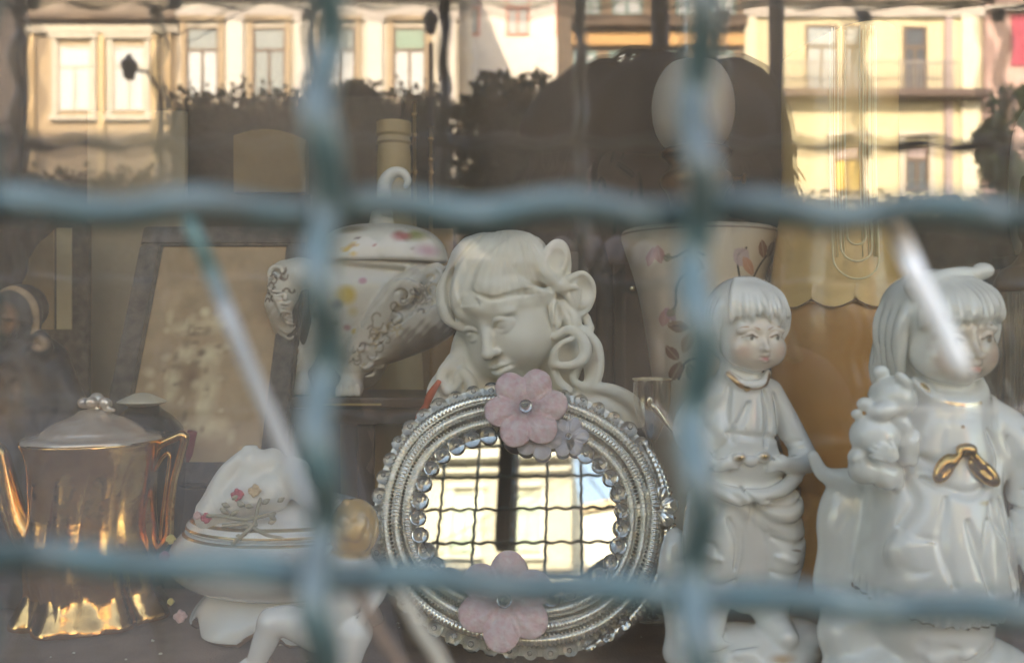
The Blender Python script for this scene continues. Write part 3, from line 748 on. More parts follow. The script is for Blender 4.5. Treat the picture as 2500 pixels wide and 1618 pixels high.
# ------------------------------------------------------------ plaster bust of a girl
def build_bust():
    d = 0.78
    m = mat('plaster', (.84, .81, .73), .6, spec=.4, noise=.6, nscale=34, col2=(.74, .66, .52), bump=.12, bscale=900)
    root = thing('plaster_bust', 'cream plaster bust of a pensive girl with ringlets and bow, behind oval mirror', 'bust', P(1270, 809-SHELF*F/d, d))
    S = Sculpt(d, (1030, 1590), (540, 1180), (-190, 190), h=2.8)
    hd = rotm(-32, 8, -17)
    S.frame((1242, 771, 0), hd, 1.18)
    head_base(S, mouth=.9, nose=.92, cheek=1.05)
    S.ell((34, -34, 10), (58, 74, 74), k=24)
    S.ell((-34, -34, 10), (52, 74, 74), k=24)
    S.ell((0, 60, 40), (84, 70, 70), k=20)
    ear(S, 1, 90, -4, -20)
    # skull cap of hair
    S.ell((2, 74, -20), (98, 92, 104), k=10)
    S.ell((6, 20, -50), (90, 96, 74), k=16)
    S.frame()
    # big rolled fringe laid over the forehead, and the side sweeps (photo axes)
    S.ell((1214, 668, -72), (84, 70, 44), k=22, rot=(-10, 10, -14))
    S.ell((1225, 726, -90), (60, 18, 18), k=14, rot=(-24, 8, -26))
    S.tube([(1150, 640, -84), (1126, 690, -82), (1120, 745, -78), (1136, 772, -86)], [20, 26, 24, 10], k=14, n=16)
    S.tube([(1118, 668, -30), (1096, 712, -30), (1100, 766, -44), (1130, 800, -58)], [24, 28, 24, 9], k=14, n=16)
    S.tube([(1150, 680, -90), (1144, 720, -96), (1160, 748, -106), (1186, 758, -116)], [16, 18, 13, 5], k=22, n=14)
    S.tube([(1156, 752, -104), (1190, 756, -114), (1236, 742, -112), (1290, 738, -92), (1340, 734, -62)], [4, 6, 7, 9, 10], k=20, n=20)
    S.tube([(1230, 690, -104), (1280, 706, -96), (1330, 712, -70), (1362, 700, -46)], [12, 20, 20, 14], k=14, n=16)
    S.ell((1240, 650, -20), (106, 84, 92), k=24, rot=(0, 0, -14))
    S.tube([(1280, 612, -60), (1322, 650, -72), (1358, 694, -60)], [22, 26, 14], k=18, n=12)
    S.ell((1374, 740, -20), (34, 60, 34), k=14)
    S.ell((1368, 840, -14), (50, 100, 34), k=18, rot=(0, 0, -14))
    S.tube([(1150, 800, 20), (1140, 850, 24), (1150, 920, 20), (1180, 1000, 20)], [30, 40, 56, 60], k=20, n=12)
    S.tube([(1300, 655, -84), (1330, 672, -86), (1362, 700, -76)], [5, 13, 13], k=6, n=10)
    S.tube([(1304, 650, -84), (1340, 640, -66), (1360, 680, -60)], [5, 14, 14], k=8, n=10)
    S.ell((1104, 950, 2), (44, 60, 34), k=18)
    S.ell((1168, 648, -44), (66, 70, 62), k=34)
    # neck, shoulders, drapery and back hair
    S.tube([(1262, 860, 10), (1270, 940, 20), (1280, 1010, 20)], [50, 52, 70], k=20)
    S.ell((1290, 1050, 20), (150, 105, 84), k=36)
    S.ell((1470, 1010, 6), (92, 74, 66), k=30, rot=(0, 0, 22))
    S.ell((1130, 1040, 6), (80, 90, 60), k=30)
    S.tube([(1280, 1080, 20), (1280, 1180, 20)], [96, 110], k=30)
    S.ell((1354, 860, 20), (50, 100, 50), k=24, rot=(0, 0, -12))
    S.tube([(1420, 940, -44), (1490, 950, -50), (1545, 985, -40), (1560, 1030, -20)], [10, 16, 18, 12], k=14, n=14)
    S.groove([(1400, 975, -60), (1450, 990, -66), (1500, 1030, -56)], 7, 9, n=10)
    S.groove([(1350, 1010, -66), (1420, 1030, -70), (1470, 1080, -56)], 7, 9, n=10)
    # ringlets on the photo's right
    S.tube([(1374, 748, -48), (1392, 780, -50), (1402, 800, -46), (1424, 812, -40), (1436, 800, -34)], [20, 22, 18, 15, 10], k=8, n=24)
    S.tube([(1410, 760, -30), (1428, 778, -30), (1440, 802, -34)], [14, 12, 8], k=6)
    S.tube([(1352, 822, -66), (1380, 806, -74), (1408, 818, -76), (1424, 850, -72), (1410, 880, -72), (1370, 890, -72), (1345, 882, -68)], [9, 11, 13, 15, 14, 10, 8], k=5, n=36)
    S.tube([(1348, 884, -66), (1352, 858, -72), (1372, 836, -78), (1392, 826, -80)], [12, 11, 9, 6], k=4, n=20)
    S.ell((1382, 858, -72), (22, 20, 26), k=8, op='-')
    S.tube([(1430, 810, -40), (1452, 845, -44), (1458, 890, -46), (1450, 924, -48), (1424, 940, -48), (1398, 926, -50), (1394, 896, -54)], [10, 14, 13, 12, 11, 9, 7], k=5, n=40)
    S.ell((1424, 900, -46), (20, 26, 26), k=6, op='-')
    S.tube([(1440, 870, -30), (1440, 940, -30), (1400, 970, -30)], [18, 18, 16], k=14, n=12)
    S.tube([(1345, 888, -60), (1360, 925, -50), (1384, 950, -46)], [9, 11, 12], k=8, n=10)
    S.tube([(1350, 800, -56), (1362, 770, -52), (1376, 740, -44)], [10, 12, 12], k=8)
    # curls on the photo's left
    S.ell((1112, 892, -10), (26, 34, 30), k=12)
    S.tube([(1140, 850, 10), (1118, 880, -10), (1090, 900, -24), (1080, 924, -30), (1096, 950, -34), (1118, 938, -40), (1116, 918, -44)], [18, 22, 16, 14, 15, 12, 8], k=6, n=36)
    S.tube([(1082, 912, -8), (1062, 944, -14), (1060, 975, -18), (1084, 990, -24)], [14, 16, 16, 12], k=8, n=20)
    S.tube([(1130, 905, -40), (1150, 930, -44), (1150, 965, -44), (1130, 990, -40)], [12, 14, 14, 14], k=10, n=16)
    # hair strands
    rnd = random.Random(3)
    for a in range(9):
        t = a/8
        S.groove2([(1200+60*t, 572), (1146+40*t, 636), (1122+36*t, 700), (1134+40*t, 748)], 3.4, 5, n=20)
    for a in range(8):
        t = a/7
        S.groove2([(1236+44*t, 574+6*t), (1240+56*t, 640+4*t), (1280+36*t, 690+2*t), (1344, 716-14*t)], 3.2, 5, n=20)
    for a in range(6):
        t = a/5
        S.groove2([(1160+20*t, 596-10*t), (1104+12*t, 670), (1094+10*t, 730), (1116, 786-6*t)], 3.2, 4.5, n=20)
    # combing: fine waves running from the crown down to the fringe
    X = S.ax[0].reshape(-1, 1, 1); Y = S.ax[1].reshape(1, -1, 1); Q = S.ax[2].reshape(1, 1, -1)
    th = np.arctan2(X-1262-.25*(Y-590), (Y-520)+.0*Q)
    wgt = np.clip((766-.16*(X-1200)-Y)/26, 0, 1)*np.clip((1345-X)/30, 0, 1)*np.clip((60-Q)/30, 0, 1)
    S.D += (wgt*(.8*np.sin(th*44+1.4*np.sin(Y*.03)+.02*Q)+.6*np.sin(th*79+1.3*np.sin(Y*.05)+.03*Q))).astype(np.float32)
    for a in range(5):
        t = a/4
        S.groove2([(1160+6*t, 716+10*t), (1206, 730+9*t), (1262, 716+12*t), (1330, 704+16*t)], 2.6, 3.2, n=16)
    for pts in ([(1372, 820, -84), (1404, 830, -90), (1412, 860, -88), (1390, 882, -84)], [(1440, 850, -58), (1448, 890, -60), (1432, 930, -60)],
                [(1088, 905, -40), (1084, 930, -46), (1100, 944, -50)], [(1386, 770, -68), (1400, 790, -64), (1424, 800, -54)], [(1380, 760, -68), (1392, 795, -66)]):
        S.groove(pts, 3, 4, n=14)
    S.groove([(1165, 700, -130), (1176, 720, -134), (1200, 738, -130)], 4, 6, n=10)
    # ear seen under the hair, bow
    S.frame((1346, 770, -62), rotm(62, 0, -8), .95)
    S.ell((0, 0, 4), (20, 36, 9), k=5)
    S.tube([(-14, -20, 10), (-18, 8, 12), (-6, 30, 13), (12, 26, 12), (18, 0, 10), (10, -26, 10)], 5, k=3, n=24)
    S.ell((1, 2, 14), (10, 18, 7), k=4, op='-')
    S.frame()
    def loop(c, M, rx, ry, knot):
        S.frame(c, M)
        S.ell((0, 0, 0), (rx, ry, 22), k=8)
        S.ell((0, 2, 20), (rx*.66, ry*.66, 18), k=8, op='-')
        S.frame()
    loop((1352, 644, -66), rotm(6, 4, 18), 32, 48, None)
    S.tube([(1310, 652, -70), (1330, 668, -80), (1364, 698, -74)], [9, 12, 14], k=8, n=12)
    S.tube([(1314, 654, -74), (1328, 622, -78), (1352, 600, -78), (1374, 606, -70), (1384, 640, -60), (1382, 680, -56)], [6, 7, 8, 7, 7, 8], k=6, n=30)
    loop((1412, 716, -52), rotm(30, 0, -4), 34, 44, None)
    S.tube([(1366, 700, -74), (1390, 682, -70), (1418, 672, -66), (1440, 692, -54), (1444, 722, -48), (1432, 752, -48), (1412, 768, -52), (1396, 748, -62), (1372, 714, -74)], [10, 9, 7, 7, 7, 8, 7, 6, 9], k=5, n=44)
    S.tube([(1380, 706, -80), (1404, 706, -76), (1408, 722, -72), (1406, 750, -66)], [7, 6, 7, 5], k=5, n=16)
    S.ell((1368, 704, -78), (16, 17, 14), k=5)
    S.groove([(1340, 620, -92), (1350, 650, -90), (1362, 690, -86)], 5, 7, n=10)
    S.half(1, 809-SHELF*F/d, 1)
    S.build('bust_body', m, root)
    zf = 809-SHELF*F/d
    B = MB(); px_lathe(B, d, 1280, [(150, zf), (156, zf-10), (150, zf-34), (128, zf-46), (112, zf-120), (106, 1240), (118, 1190), (124, 1172), (100, 1166)], 60, sub=60, q0=20); B.build('socle', m, root, smooth=True, angle=50)
build_bust()
# ------------------------------------------------------------ porcelain figurines
PORC = dict(rough=.12, coat=.8, spec=.5, attr=True)
SKIN = (.80, .68, .57)
def little_hand(S, c, M, sc=1.0, curl=.5, side=1):
    """palm at c, fingers along the frame's y axis"""
    o = (S.C, S.M, S.S); S.frame(c, M, sc)
    S.ell((0, 0, 0), (17, 19, 8), k=6)
    for i, (x, L) in enumerate(((-13, 24), (-4.5, 28), (4.5, 26), (12.5, 19))):
        S.tube([(x, 12, 1), (x*1.1, 12+L*.5, 2-curl*6), (x*1.1, 12+L*.85, -curl*20)], [5.4, 5.0, 3.8], k=2.5, n=6)
    S.tube([(side*13, -6, 0), (side*25, 6, -3), (side*26, 18, -8)], [6, 5.4, 4], k=4, n=6)
    S.frame(*o)
def build_boy():
    d = 0.575
    m = mat('porcelain_boy', **PORC)
    root = thing('porcelain_boy', 'white glazed figurine of a boy in a gathered smock, beside the mirror', 'figurine', P(1790, 809-SHELF*F/d, d))
    zf = 809-SHELF*F/d
    S = Sculpt(d, (1600, 2080), (650, int(zf)+12), (-150, 150), h=3.0)
    hd = rotm(11, 3, 0)
    S.frame((1822, 820, -8), hd, .86)
    head_base(S, cheek=1.15, nose=.66, eye=1.0, mouth=.62, ys=.64)
    S.ell((0, -34, 36), (86, 52, 60), k=24)
    # bowl-cut hair
    S.ell((0, 72, -18), (108, 98, 112), k=6)
    S.ell((0, 0, -46), (104, 84, 82), k=10)
    for i in range(11):
        x = -82+i*16.4
        S.tube([(x*.35-20, 158, 20), (x*.8-6, 122, 78-abs(x)*.25), (x, 76+((i*7) % 3)*6-abs(x-10)*.16, 106-abs(x)*.42), (x*1.05+6, 46+((i*5) % 3)*8-abs(x)*.14, 105-abs(x)*.5)], [8, 12, 10, 3], k=6, n=16)
    for sx in (-1, 1):
        for j in range(4):
            S.tube([(sx*60, 130, 10-j*20), (sx*(98+j), 80, 30-j*22), (sx*(104-j*2), 26-j*6, 26-j*24), (sx*97, -10-j*6, 24-j*24)], [10, 13, 12, 4], k=6, n=16)
    for i in range(18):
        x = -80+i*9.4
        S.groove([(x*.3-20, 164, 16), (x*.8-6, 130, 88-abs(x)*.3), (x, 66, 118-abs(x)*.5)], 2.4, 3.0, n=10)
    T = S.T; face = [pdot((0, -22, 90), (104, 82, 70), SKIN, 0, .25, S),
            pdot((-52, -36, 90), (34, 26, 34), (.80, .48, .36), 0, 1.2, S), pdot((52, -36, 90), (34, 26, 34), (.80, .48, .36), 0, 1.2, S),
            pdot((0, -56, 112), (19, 9, 18), (.70, .20, .14), 0, .8, S)]
    for sx in (-1, 1):
        face += [pdot((sx*38, -1, 102), (19, 8, 14), (.80, .78, .72), 0, .5, S), pdot((sx*38+3, 0, 102), (7.5, 8, 16), (.08, .07, .06), 0, .5, S),
                 pline([T((sx*19, 2, 100)), T((sx*36, 10, 104)), T((sx*57, 1, 88))], 3.0, (.16, .08, .05)),
                 pline([T((sx*14, 24, 102)), T((sx*36, 35, 102)), T((sx*60, 26, 84))], 3.0, (.42, .20, .10))]
    # hair stays white above the fringe line
    def hair_white(V, C, S0=T((0, 0, 0)).copy(), M0=hd.copy()):
        L = (V-S0)@M0/.86
        a = ((L[:,1] > 50-np.abs(L[:,0])*.1) | (np.abs(L[:,0]) > 84) | (L[:,2] < 20)) & (L[:,1] > -120)
        C[a, :3] = (.85, .84, .80)
    S.frame()
    # collar, smock
    S.tube([(1806, 900, 6), (1806, 960, 6)], [48, 58], k=12)
    S.tube([(1768, 912, -40), (1800, 934, -62), (1845, 932, -56), (1866, 908, -30)], [9, 10, 10, 8], k=6, n=16)
    S.ell((1812, 990, 8), (88, 92, 70), k=24)
    S.ell((1802, 1060, 4), (96, 100, 82), k=24)
    S.ell((1810, 1130, 0), (110, 60, 84), k=24)
    # his arms: the photo's left one hangs, the right one bends to the hip
    S.tube([(1744, 962, 6), (1700, 1006, -4), (1676, 1056, -14), (1706, 1120, -50)], [40, 42, 36, 24], k=16, n=18)
    S.tube([(1880, 960, 14), (1920, 1030, 10), (1950, 1090, 0), (1964, 1122, -10)], [36, 34, 32, 30], k=16, n=18)
    S.tube([(1964, 1122, -10), (1930, 1128, -44), (1886, 1118, -78)], [30, 26, 20], k=10, n=12)
    little_hand(S, (1872, 1122, -88), rotm(0, 0, -98), .8, .6, 1)
    little_hand(S, (1760, 1120, -86), rotm(0, 0, 80), .8, .6, -1)
    S.tube([(1706, 1120, -50), (1740, 1122, -78)], [22, 18], k=10)
    # smock hem gathered at the waist, rosettes
    S.tube([(1700, 1168, -40), (1750, 1186, -84), (1810, 1196, -96), (1870, 1188, -86), (1930, 1160, -40)], [14, 18, 20, 20, 16], k=12, n=20)
    for x, y in ((1782, 1104), (1840, 1102), (1810, 1112)):
        S.ell((x, y, -88), (17, 14, 12), k=4)
    # breeches hanging low, then the legs
    S.ell((1800, 1210, 4), (112, 70, 84), k=24)
    S.ell((1880, 1230, -20), (74, 62, 66), k=20)
    S.tube([(1752, 1230, 0), (1738, 1320, -16), (1740, 1400, -10), (1748, 1440, -4)], [76, 74, 62, 52], k=14, n=18)
    S.tube([(1880, 1240, 10), (1902, 1330, 10), (1892, 1420, 16), (1880, 1480, 14)], [72, 66, 58, 50], k=14, n=18)
    for p in ([(1700, 1160, -70), (1770, 1196, -96), (1830, 1250, -96), (1850, 1310, -80)], [(1790, 1180, -100), (1850, 1250, -96), (1920, 1270, -70), (1960, 1250, -40)],
              [(1700, 1010, -40), (1740, 1080, -70), (1720, 1140, -60)], [(1810, 980, -70), (1780, 1040, -80), (1740, 1100, -80)], [(1880, 960, -50), (1900, 1040, -60), (1900, 1100, -60)],
              [(1820, 1210, -90), (1812, 1300, -70), (1816, 1400, -60)], [(1870, 1300, -70), (1920, 1318, -60), (1960, 1310, -40)], [(1870, 1385, -60), (1920, 1396, -50), (1950, 1390, -30)],
              [(1690, 1190, -60), (1740, 1230, -80), (1700, 1270, -70)], [(1690, 1395, -60), (1740, 1410, -70), (1780, 1400, -60)], [(1840, 1220, -90), (1900, 1225, -80), (1940, 1210, -60)],
              [(1860, 1430, -56), (1910, 1440, -40)], [(1700, 1300), (1730, 1320), (1726, 1370), (1700, 1400)], [(1760, 1250), (1780, 1300), (1776, 1370)], [(1850, 1340), (1864, 1400), (1856, 1450)], [(1770, 940), (1760, 1010), (1772, 1070)], [(1850, 950), (1862, 1010), (1850, 1080)], [(1930, 1190), (1890, 1204), (1840, 1200)], [(1716, 1210), (1700, 1250), (1712, 1290)], [(1760, 1050, -80), (1840, 1060, -80), (1890, 1066, -70)], [(1910, 1100, -46), (1950, 1090, -30)], [(1905, 1085, -46), (1945, 1074, -30)]):
        S.groove2(p, 9, 10, n=14)
    for p in ([(1710, 1170, -80), (1790, 1215, -100), (1850, 1280, -92)], [(1700, 1330, -86), (1740, 1345, -90)], [(1880, 1345, -62), (1930, 1360, -52)]):
        S.groove2(p, -8, 11, n=14)
    # shoes and rocky pedestal
    S.tube([(1740, 1450, -6), (1730, 1505, -20), (1716, 1530, -70)], [40, 38, 30], k=12, n=10)
    S.tube([(1880, 1480, 10), (1886, 1510, -6), (1900, 1535, -60)], [38, 36, 28], k=12, n=10)
    S.ell((1810, 1600, 10), (190, 70, 120), k=20)
    S.ell((1690, 1540, 30), (60, 90, 60), k=30); S.ell((1950, 1560, 10), (70, 46, 70), k=30)
    S.ell((1660, 1420, 60), (44, 120, 40), k=30); S.tube([(1815, 1230, 10), (1822, 1340, 14), (1822, 1440, 14)], [70, 66, 60], k=16)
    rnd = random.Random(5)
    for i in range(26):
        x = rnd.uniform(1640, 1990); y = rnd.uniform(1530, 1680)
        S.groove([(x, y, -100), (x+rnd.uniform(20, 60), y+rnd.uniform(-12, 12), -96), (x+rnd.uniform(60, 110), y+rnd.uniform(-20, 20), -80)], rnd.choice((9, -8)), 12, n=8)
    S.half(1, zf, 1)
    red = (.42, .20, .10)
    pn = face + [hair_white,
        pline([(1762, 905, -50), (1800, 945, -72), (1848, 944, -66), (1876, 900, -40)], 9, (.60, .32, .14), .7, n=20),
        pline([(1750, 1270, -96), (1790, 1285, -92)], 6, GOLD, 1), pline([(1700, 1240, -90), (1742, 1268, -96)], 5, red, .4),
        pline([(1894, 1320, -66), (1960, 1338, -40)], 6, red, .6), pline([(1910, 1395, -60), (1955, 1408, -40)], 5, red, .6),
        pdot((1806, 948, -70), 11, GOLD, 1, .5), pdot((1800, 1036, -84), 10, GOLD, 1, .5), pdot((1892, 1010, -66), 6, (.15, .12, .08), 0, .5),
        pdot((1782, 1104, -96), (16, 12, 18), GOLD, .8, .8), pdot((1840, 1100, -96), (16, 12, 18), GOLD, .8, .8),
        pline([(1868, 1050, -80), (1912, 1056, -70)], 3.5, (.4, .33, .2)),
        pdot((1885, 1574, -110), (50, 16, 60), (.62, .34, .12), .2, .9), pdot((2010, 1566, -60), (46, 20, 60), (.42, .24, .14), .2, .9), pdot((1700, 1630, -90), (40, 18, 60), (.5, .3, .14), .2, .9)]
    S.build('boy_body', m, root, paint=pn, base=(.84, .83, .79))
def build_girl():
    d = 0.53
    m = mat('porcelain_girl', **PORC)
    zf = 809-SHELF*F/d
    root = thing('porcelain_girl', 'large white figurine of a girl with gold chest bow, holding a toy bear', 'figurine', P(2260, zf, d))
    S = Sculpt(d, (1960, 2660), (600, int(zf)+12), (-190, 190), h=3.4)
    hd = rotm(10, 5, -4)
    S.frame((2290, 822, -10), hd, 1.15)
    head_base(S, cheek=1.1, nose=.62, mouth=.6, ys=.64)
    S.ell((0, -34, 36), (84, 52, 60), k=24)
    S.ell((0, 56, -20), (108, 88, 112), k=8)
    S.ell((0, 0, -52), (106, 96, 84), k=14)
    S.ell((-40, -70, -70), (74, 90, 60), k=24)
    for i in range(10):
        x = -84+i*18.5
        S.tube([(x*.5, 120, 40), (x*.9, 88, 88-abs(x)*.3), (x*1.04, 48+((i*7) % 3)*5, 108-abs(x)*.45), (x*1.08, 28+((i*5) % 3)*5, 104-abs(x)*.5)], [9, 13, 12, 4], k=7, n=14)
    for sx in (-1, 1):
        for j in range(4):
            S.tube([(sx*70, 96, 10-j*22), (sx*(104+j), 40, 26-j*24), (sx*(106-j*2), -20-j*6, 16-j*24), (sx*92, -90-j*6, 0-j*22)], [10, 15, 15, 7], k=7, n=16)
    for i in range(18):
        x = -84+i*9.8
        S.groove([(x*.5, 128, 40), (x*.9, 96, 96-abs(x)*.3), (x*1.02, 52, 122-abs(x)*.5)], 2.4, 3.2, n=10)
    for i in range(6):
        S.groove([(-104, 40, 20-i*16), (-114, -20, 10-i*16), (-98, -100, -10-i*14)], 3, 4, n=10)
        # white ribbon across the top of the head
    S.tube([(-84, 96, 40), (-40, 128, 34), (20, 136, 30), (74, 128, 22)], [14, 11, 11, 15], k=6, n=16)
    S.ell((86, 134, 20), (24, 18, 22), k=8); S.ell((-74, 112, 36), (30, 20, 26), k=8)
    T = S.T
    face = [pdot((0, -22, 92), (92, 74, 66), (.74, .62, .52), 0, .3, S), pdot((-50, -36, 92), (32, 26, 34), (.76, .48, .38), 0, 1.2, S), pdot((52, -36, 90), (32, 26, 34), (.76, .48, .38), 0, 1.2, S),
            pdot((0, -56, 112), (19, 9, 18), (.66, .20, .14), 0, .8, S)]
    for sx in (-1, 1):
        face += [pdot((sx*38, -1, 102), (19, 8, 14), (.75, .72, .66), 0, .5, S), pdot((sx*38, 0, 102), (8, 8, 16), (.08, .06, .05), 0, .5, S),
                 pline([T((sx*19, 2, 100)), T((sx*36, 9, 104)), T((sx*57, 0, 88))], 3.2, (.10, .06, .04)),
                 pline([T((sx*14, 22, 104)), T((sx*36, 32, 104)), T((sx*60, 24, 84))], 3, (.3, .16, .08))]
    def hair_white(V, C, S0=S.C.copy(), M0=hd.copy()):
        L = (V-S0)@M0/1.15
        a = ((L[:,1] > 34) | (np.abs(L[:,0]) > 80) | (L[:,2] < 26)) & (L[:,1] > -140)
        C[a, :3] = (.84, .84, .80)
    S.frame()
    # neck, collar, yoke
    S.tube([(2290, 920, 0), (2290, 990, 0)], [60, 72], k=16)
    S.tube([(2212, 930, -44), (2250, 968, -78), (2310, 974, -84), (2368, 960, -60), (2376, 920, -30)], [13, 14, 14, 12, 9], k=10, n=20)
    S.ell((2300, 1010, 4), (132, 90, 92), k=30)
    S.ell((2300, 1120, 0), (140, 130, 110), k=30)
    # flared apron with a fluted hem
    S.tube([(2290, 1060, 0), (2280, 1180, 0), (2272, 1300, 0), (2270, 1400, 0)], [120, 142, 172, 190], k=30, n=60)
    # sleeves, forearm, hand, and the bear at her shoulder
    S.tube([(2400, 1010, 0), (2448, 1060, -20), (2480, 1130, -40), (2500, 1230, -60)], [48, 60, 64, 56], k=20, n=16)
    S.tube([(2500, 1230, -60), (2470, 1290, -100), (2470, 1350, -110)], [60, 46, 36], k=14, n=10)
    S.tube([(2450, 1268, -100), (2500, 1272, -110), (2560, 1262, -90)], [18, 20, 16], k=8, n=12)
    little_hand(S, (2500, 1330, -120), rotm(0, 0, 170), 1.2, .4, -1)
    S.tube([(2196, 1010, 0), (2160, 1070, -40), (2150, 1130, -70), (2120, 1150, -96)], [44, 46, 38, 30], k=18, n=16)
    S.tube([(2140, 1060, -90), (2160, 1100, -86), (2150, 1150, -80)], [24, 30, 28], k=14)
    S.tube([(2120, 1140, -96), (2070, 1128, -110), (2050, 1100, -116)], [32, 30, 24], k=12)
    # toy bear: head tilted back, body cradled
    S.ell((2128, 962, -118), (54, 50, 46), k=6, rot=(-20, 0, 24))
    S.ell((2104, 904, -112), (20, 17, 14), k=5); S.ell((2140, 922, -150), (14, 26, 14), k=8, rot=(0, 0, -40))
    S.ell((2064, 976, -122), (20, 16, 16), k=6); S.ell((2046, 1000, -116), (13, 12, 12), k=4)
    S.ell((2096, 990, -140), (34, 24, 28), k=10, rot=(-30, 0, -20)); S.ell((2090, 1050, -112), (58, 52, 46), k=10)
    S.tube([(2130, 1010, -130), (2160, 1040, -130), (2160, 1100, -124)], [20, 24, 24], k=8, n=10)
    S.ell((2064, 1130, -112), (36, 32, 30), k=10)
    little_hand(S, (2104, 1088, -160), rotm(0, 0, -70), 1.15, .5, 1)
    for j in range(4): S.groove([(2090, 1062+j*17, -172), (2130, 1066+j*16, -172)], 4, 4)
    # her train of cloth between the two figures
    # pocket, folds, frill
    S.ell((2160, 1320, -120), (48, 44, 24), k=16, rot=(-20, 0, 0))
    S.groove([(2116, 1268, -130), (2160, 1276, -146), (2214, 1282, -160)], 6, 6, n=10)
    S.groove([(2124, 1290, -136), (2130, 1340, -140), (2170, 1356, -156), (2210, 1344, -160)], 4, 7, n=14)
    for p in ([(2280, 1240, -150), (2300, 1320, -164), (2330, 1400, -180)], [(2380, 1200, -130), (2400, 1300, -140), (2430, 1400, -140)], [(2110, 1180, -110), (2092, 1280, -120), (2076, 1400, -100)],
              [(2420, 1060, -60), (2440, 1130, -90), (2430, 1200, -100)], [(2480, 1080, -90), (2500, 1140, -110), (2480, 1200, -116)], [(2460, 1040, -60), (2520, 1090, -80), (2550, 1160, -80)],
              [(2450, 1180, -110), (2500, 1200, -120), (2540, 1190, -110)], [(2380, 1280, -130), (2350, 1240, -150), (2350, 1200, -140)], [(2200, 1100, -110), (2240, 1130, -120)],
              [(2160, 1120), (2180, 1200), (2150, 1260)], [(2240, 1190), (2220, 1290), (2240, 1380)], [(2330, 1240), (2316, 1320), (2320, 1400)], [(2390, 1330), (2400, 1400)], [(2200, 1150), (2290, 1180), (2370, 1150)], [(2180, 1000), (2160, 1050)], [(2360, 1040), (2390, 1100), (2380, 1160)], [(2440, 1225, -106), (2500, 1240, -120), (2550, 1225, -106)]):
        S.groove2(p, 10, 12, n=14)
    ys = []
    for i in range(9):
        x = 2030+i*62
        S.groove([(x, 1392+70*math.sin(max(0, min(1, (x-2060)/430))*math.pi)*.55, -60-120*math.sin(max(0, min(1, (x-2050)/450))*math.pi)), (x+62, 1392+70*math.sin(max(0, min(1, (x+62-2060)/430))*math.pi)*.55, -60-120*math.sin(max(0, min(1, (x+12-2000)/450))*math.pi))], 3, 6)
    hem = lambda x: 1440+46*math.sin(max(0, min(1, (x-2060)/420))*math.pi)**.8
    # trim the apron below the hem, then add petticoat, legs and rocky base
    X = S.ax[0].reshape(-1, 1, 1); Y = S.ax[1].reshape(1, -1, 1); Q = S.ax[2].reshape(1, 1, -1)
    cut = Y-(1420+60*np.sqrt(np.clip(1-((X-2268)/215)**2, 0, 1))*np.clip(-Q/190+.2, -.3, 1) + 5*np.sin(np.arctan2(Q, X-2268)*46))
    reg = np.clip(np.sqrt((X-2268)**2+Q**2)-0, 0, None) < 600
    S.D = np.maximum(S.D, cut*.7).astype(np.float32)
    fr = np.clip((Y-(1370+60*np.sqrt(np.clip(1-((X-2268)/215)**2, 0, 1))*np.clip(-Q/190+.2, -.3, 1)))/40, 0, 1)
    S.D += (fr*4.5*np.sin(np.arctan2(Q, X-2268)*46)*(Y > 1300)).astype(np.float32)
    S.tube([(2268, 1380, 10), (2268, 1500, 10)], [140, 150], k=8)
    S.tube([(2200, 1180, 20), (2090, 1175, 40), (2030, 1165, 50), (2004, 1120, 56)], [50, 28, 20, 14], k=24, n=16)
    S.ell((2088, 1300, 60), (72, 130, 60), k=30); S.ell((2090, 1440, 70), (80, 100, 60), k=40)

    S.tube([(2200, 1500, -10), (2200, 1640, -20)], [50, 40], k=14); S.tube([(2340, 1500, -10), (2344, 1640, -20)], [50, 40], k=14)
    S.ell((2280, 1720, 10), (300, 190, 150), k=24)
    S.ell((2100, 1560, 40), (90, 90, 70), k=30)
    rnd = random.Random(9)
    for i in range(26):
        x = rnd.uniform(2040, 2480); y = rnd.uniform(1545, 1700)
        S.groove([(x, y, -140), (x+rnd.uniform(30, 70), y+rnd.uniform(-14, 14), -140), (x+rnd.uniform(70, 130), y+rnd.uniform(-24, 24), -120)], rnd.choice((11, -10)), 14, n=8)
    S.half(1, zf, 1)
    brown = (.30, .18, .08)
    pn = face + [hair_white,
        pline([(2222, 936, -66), (2240, 962, -80), (2270, 976, -96), (2310, 980, -98), (2345, 976, -86)], 8, (.80, .50, .20), 1, n=20), pline([(2366, 968, -70), (2386, 940, -46), (2386, 900, -20)], 6, (.55, .42, .28), .5, n=8),
        pline([(2112, 1272, -136), (2160, 1282, -150), (2210, 1288, -160)], 5.5, GOLD, 1, n=8),
        pdot((2214, 976, -100), 7, GOLD, .5), pdot((2308, 995, -112), 7, brown), pdot((2292, 1028, -120), 7, brown), pdot((2352, 1028, -110), 8, GOLD, 1),
        pdot((2232, 1208, -150), 8, (.5, .3, .14)), pdot((2352, 1220, -150), 7, brown), pdot((2262, 1320, -170), 7, brown), pdot((2368, 1340, -170), 7, brown), pdot((2230, 1380, -176), 8, (.6, .36, .16)),
        pdot((2414, 1402, -160), 8, brown), pdot((2330, 1200, -150), (24, 9, 30), (.62, .42, .16), .2, .9),
        pline([(2074, 1028, -160), (2100, 1036, -168), (2122, 1030, -164)], 6, (.34, .20, .07), .7), pdot((2106, 1048, -168), (14, 10, 20), (.4, .24, .08), .7, .8),
        pline([(2460, 1284, -120), (2500, 1290, -130), (2560, 1280, -110)], 5, GOLD, .8), pdot((2120, 1600, -130), (50, 20, 60), (.62, .34, .12), .2, .9), pdot((2340, 1600, -160), (60, 16, 60), (.55, .34, .16), .2, .9)]
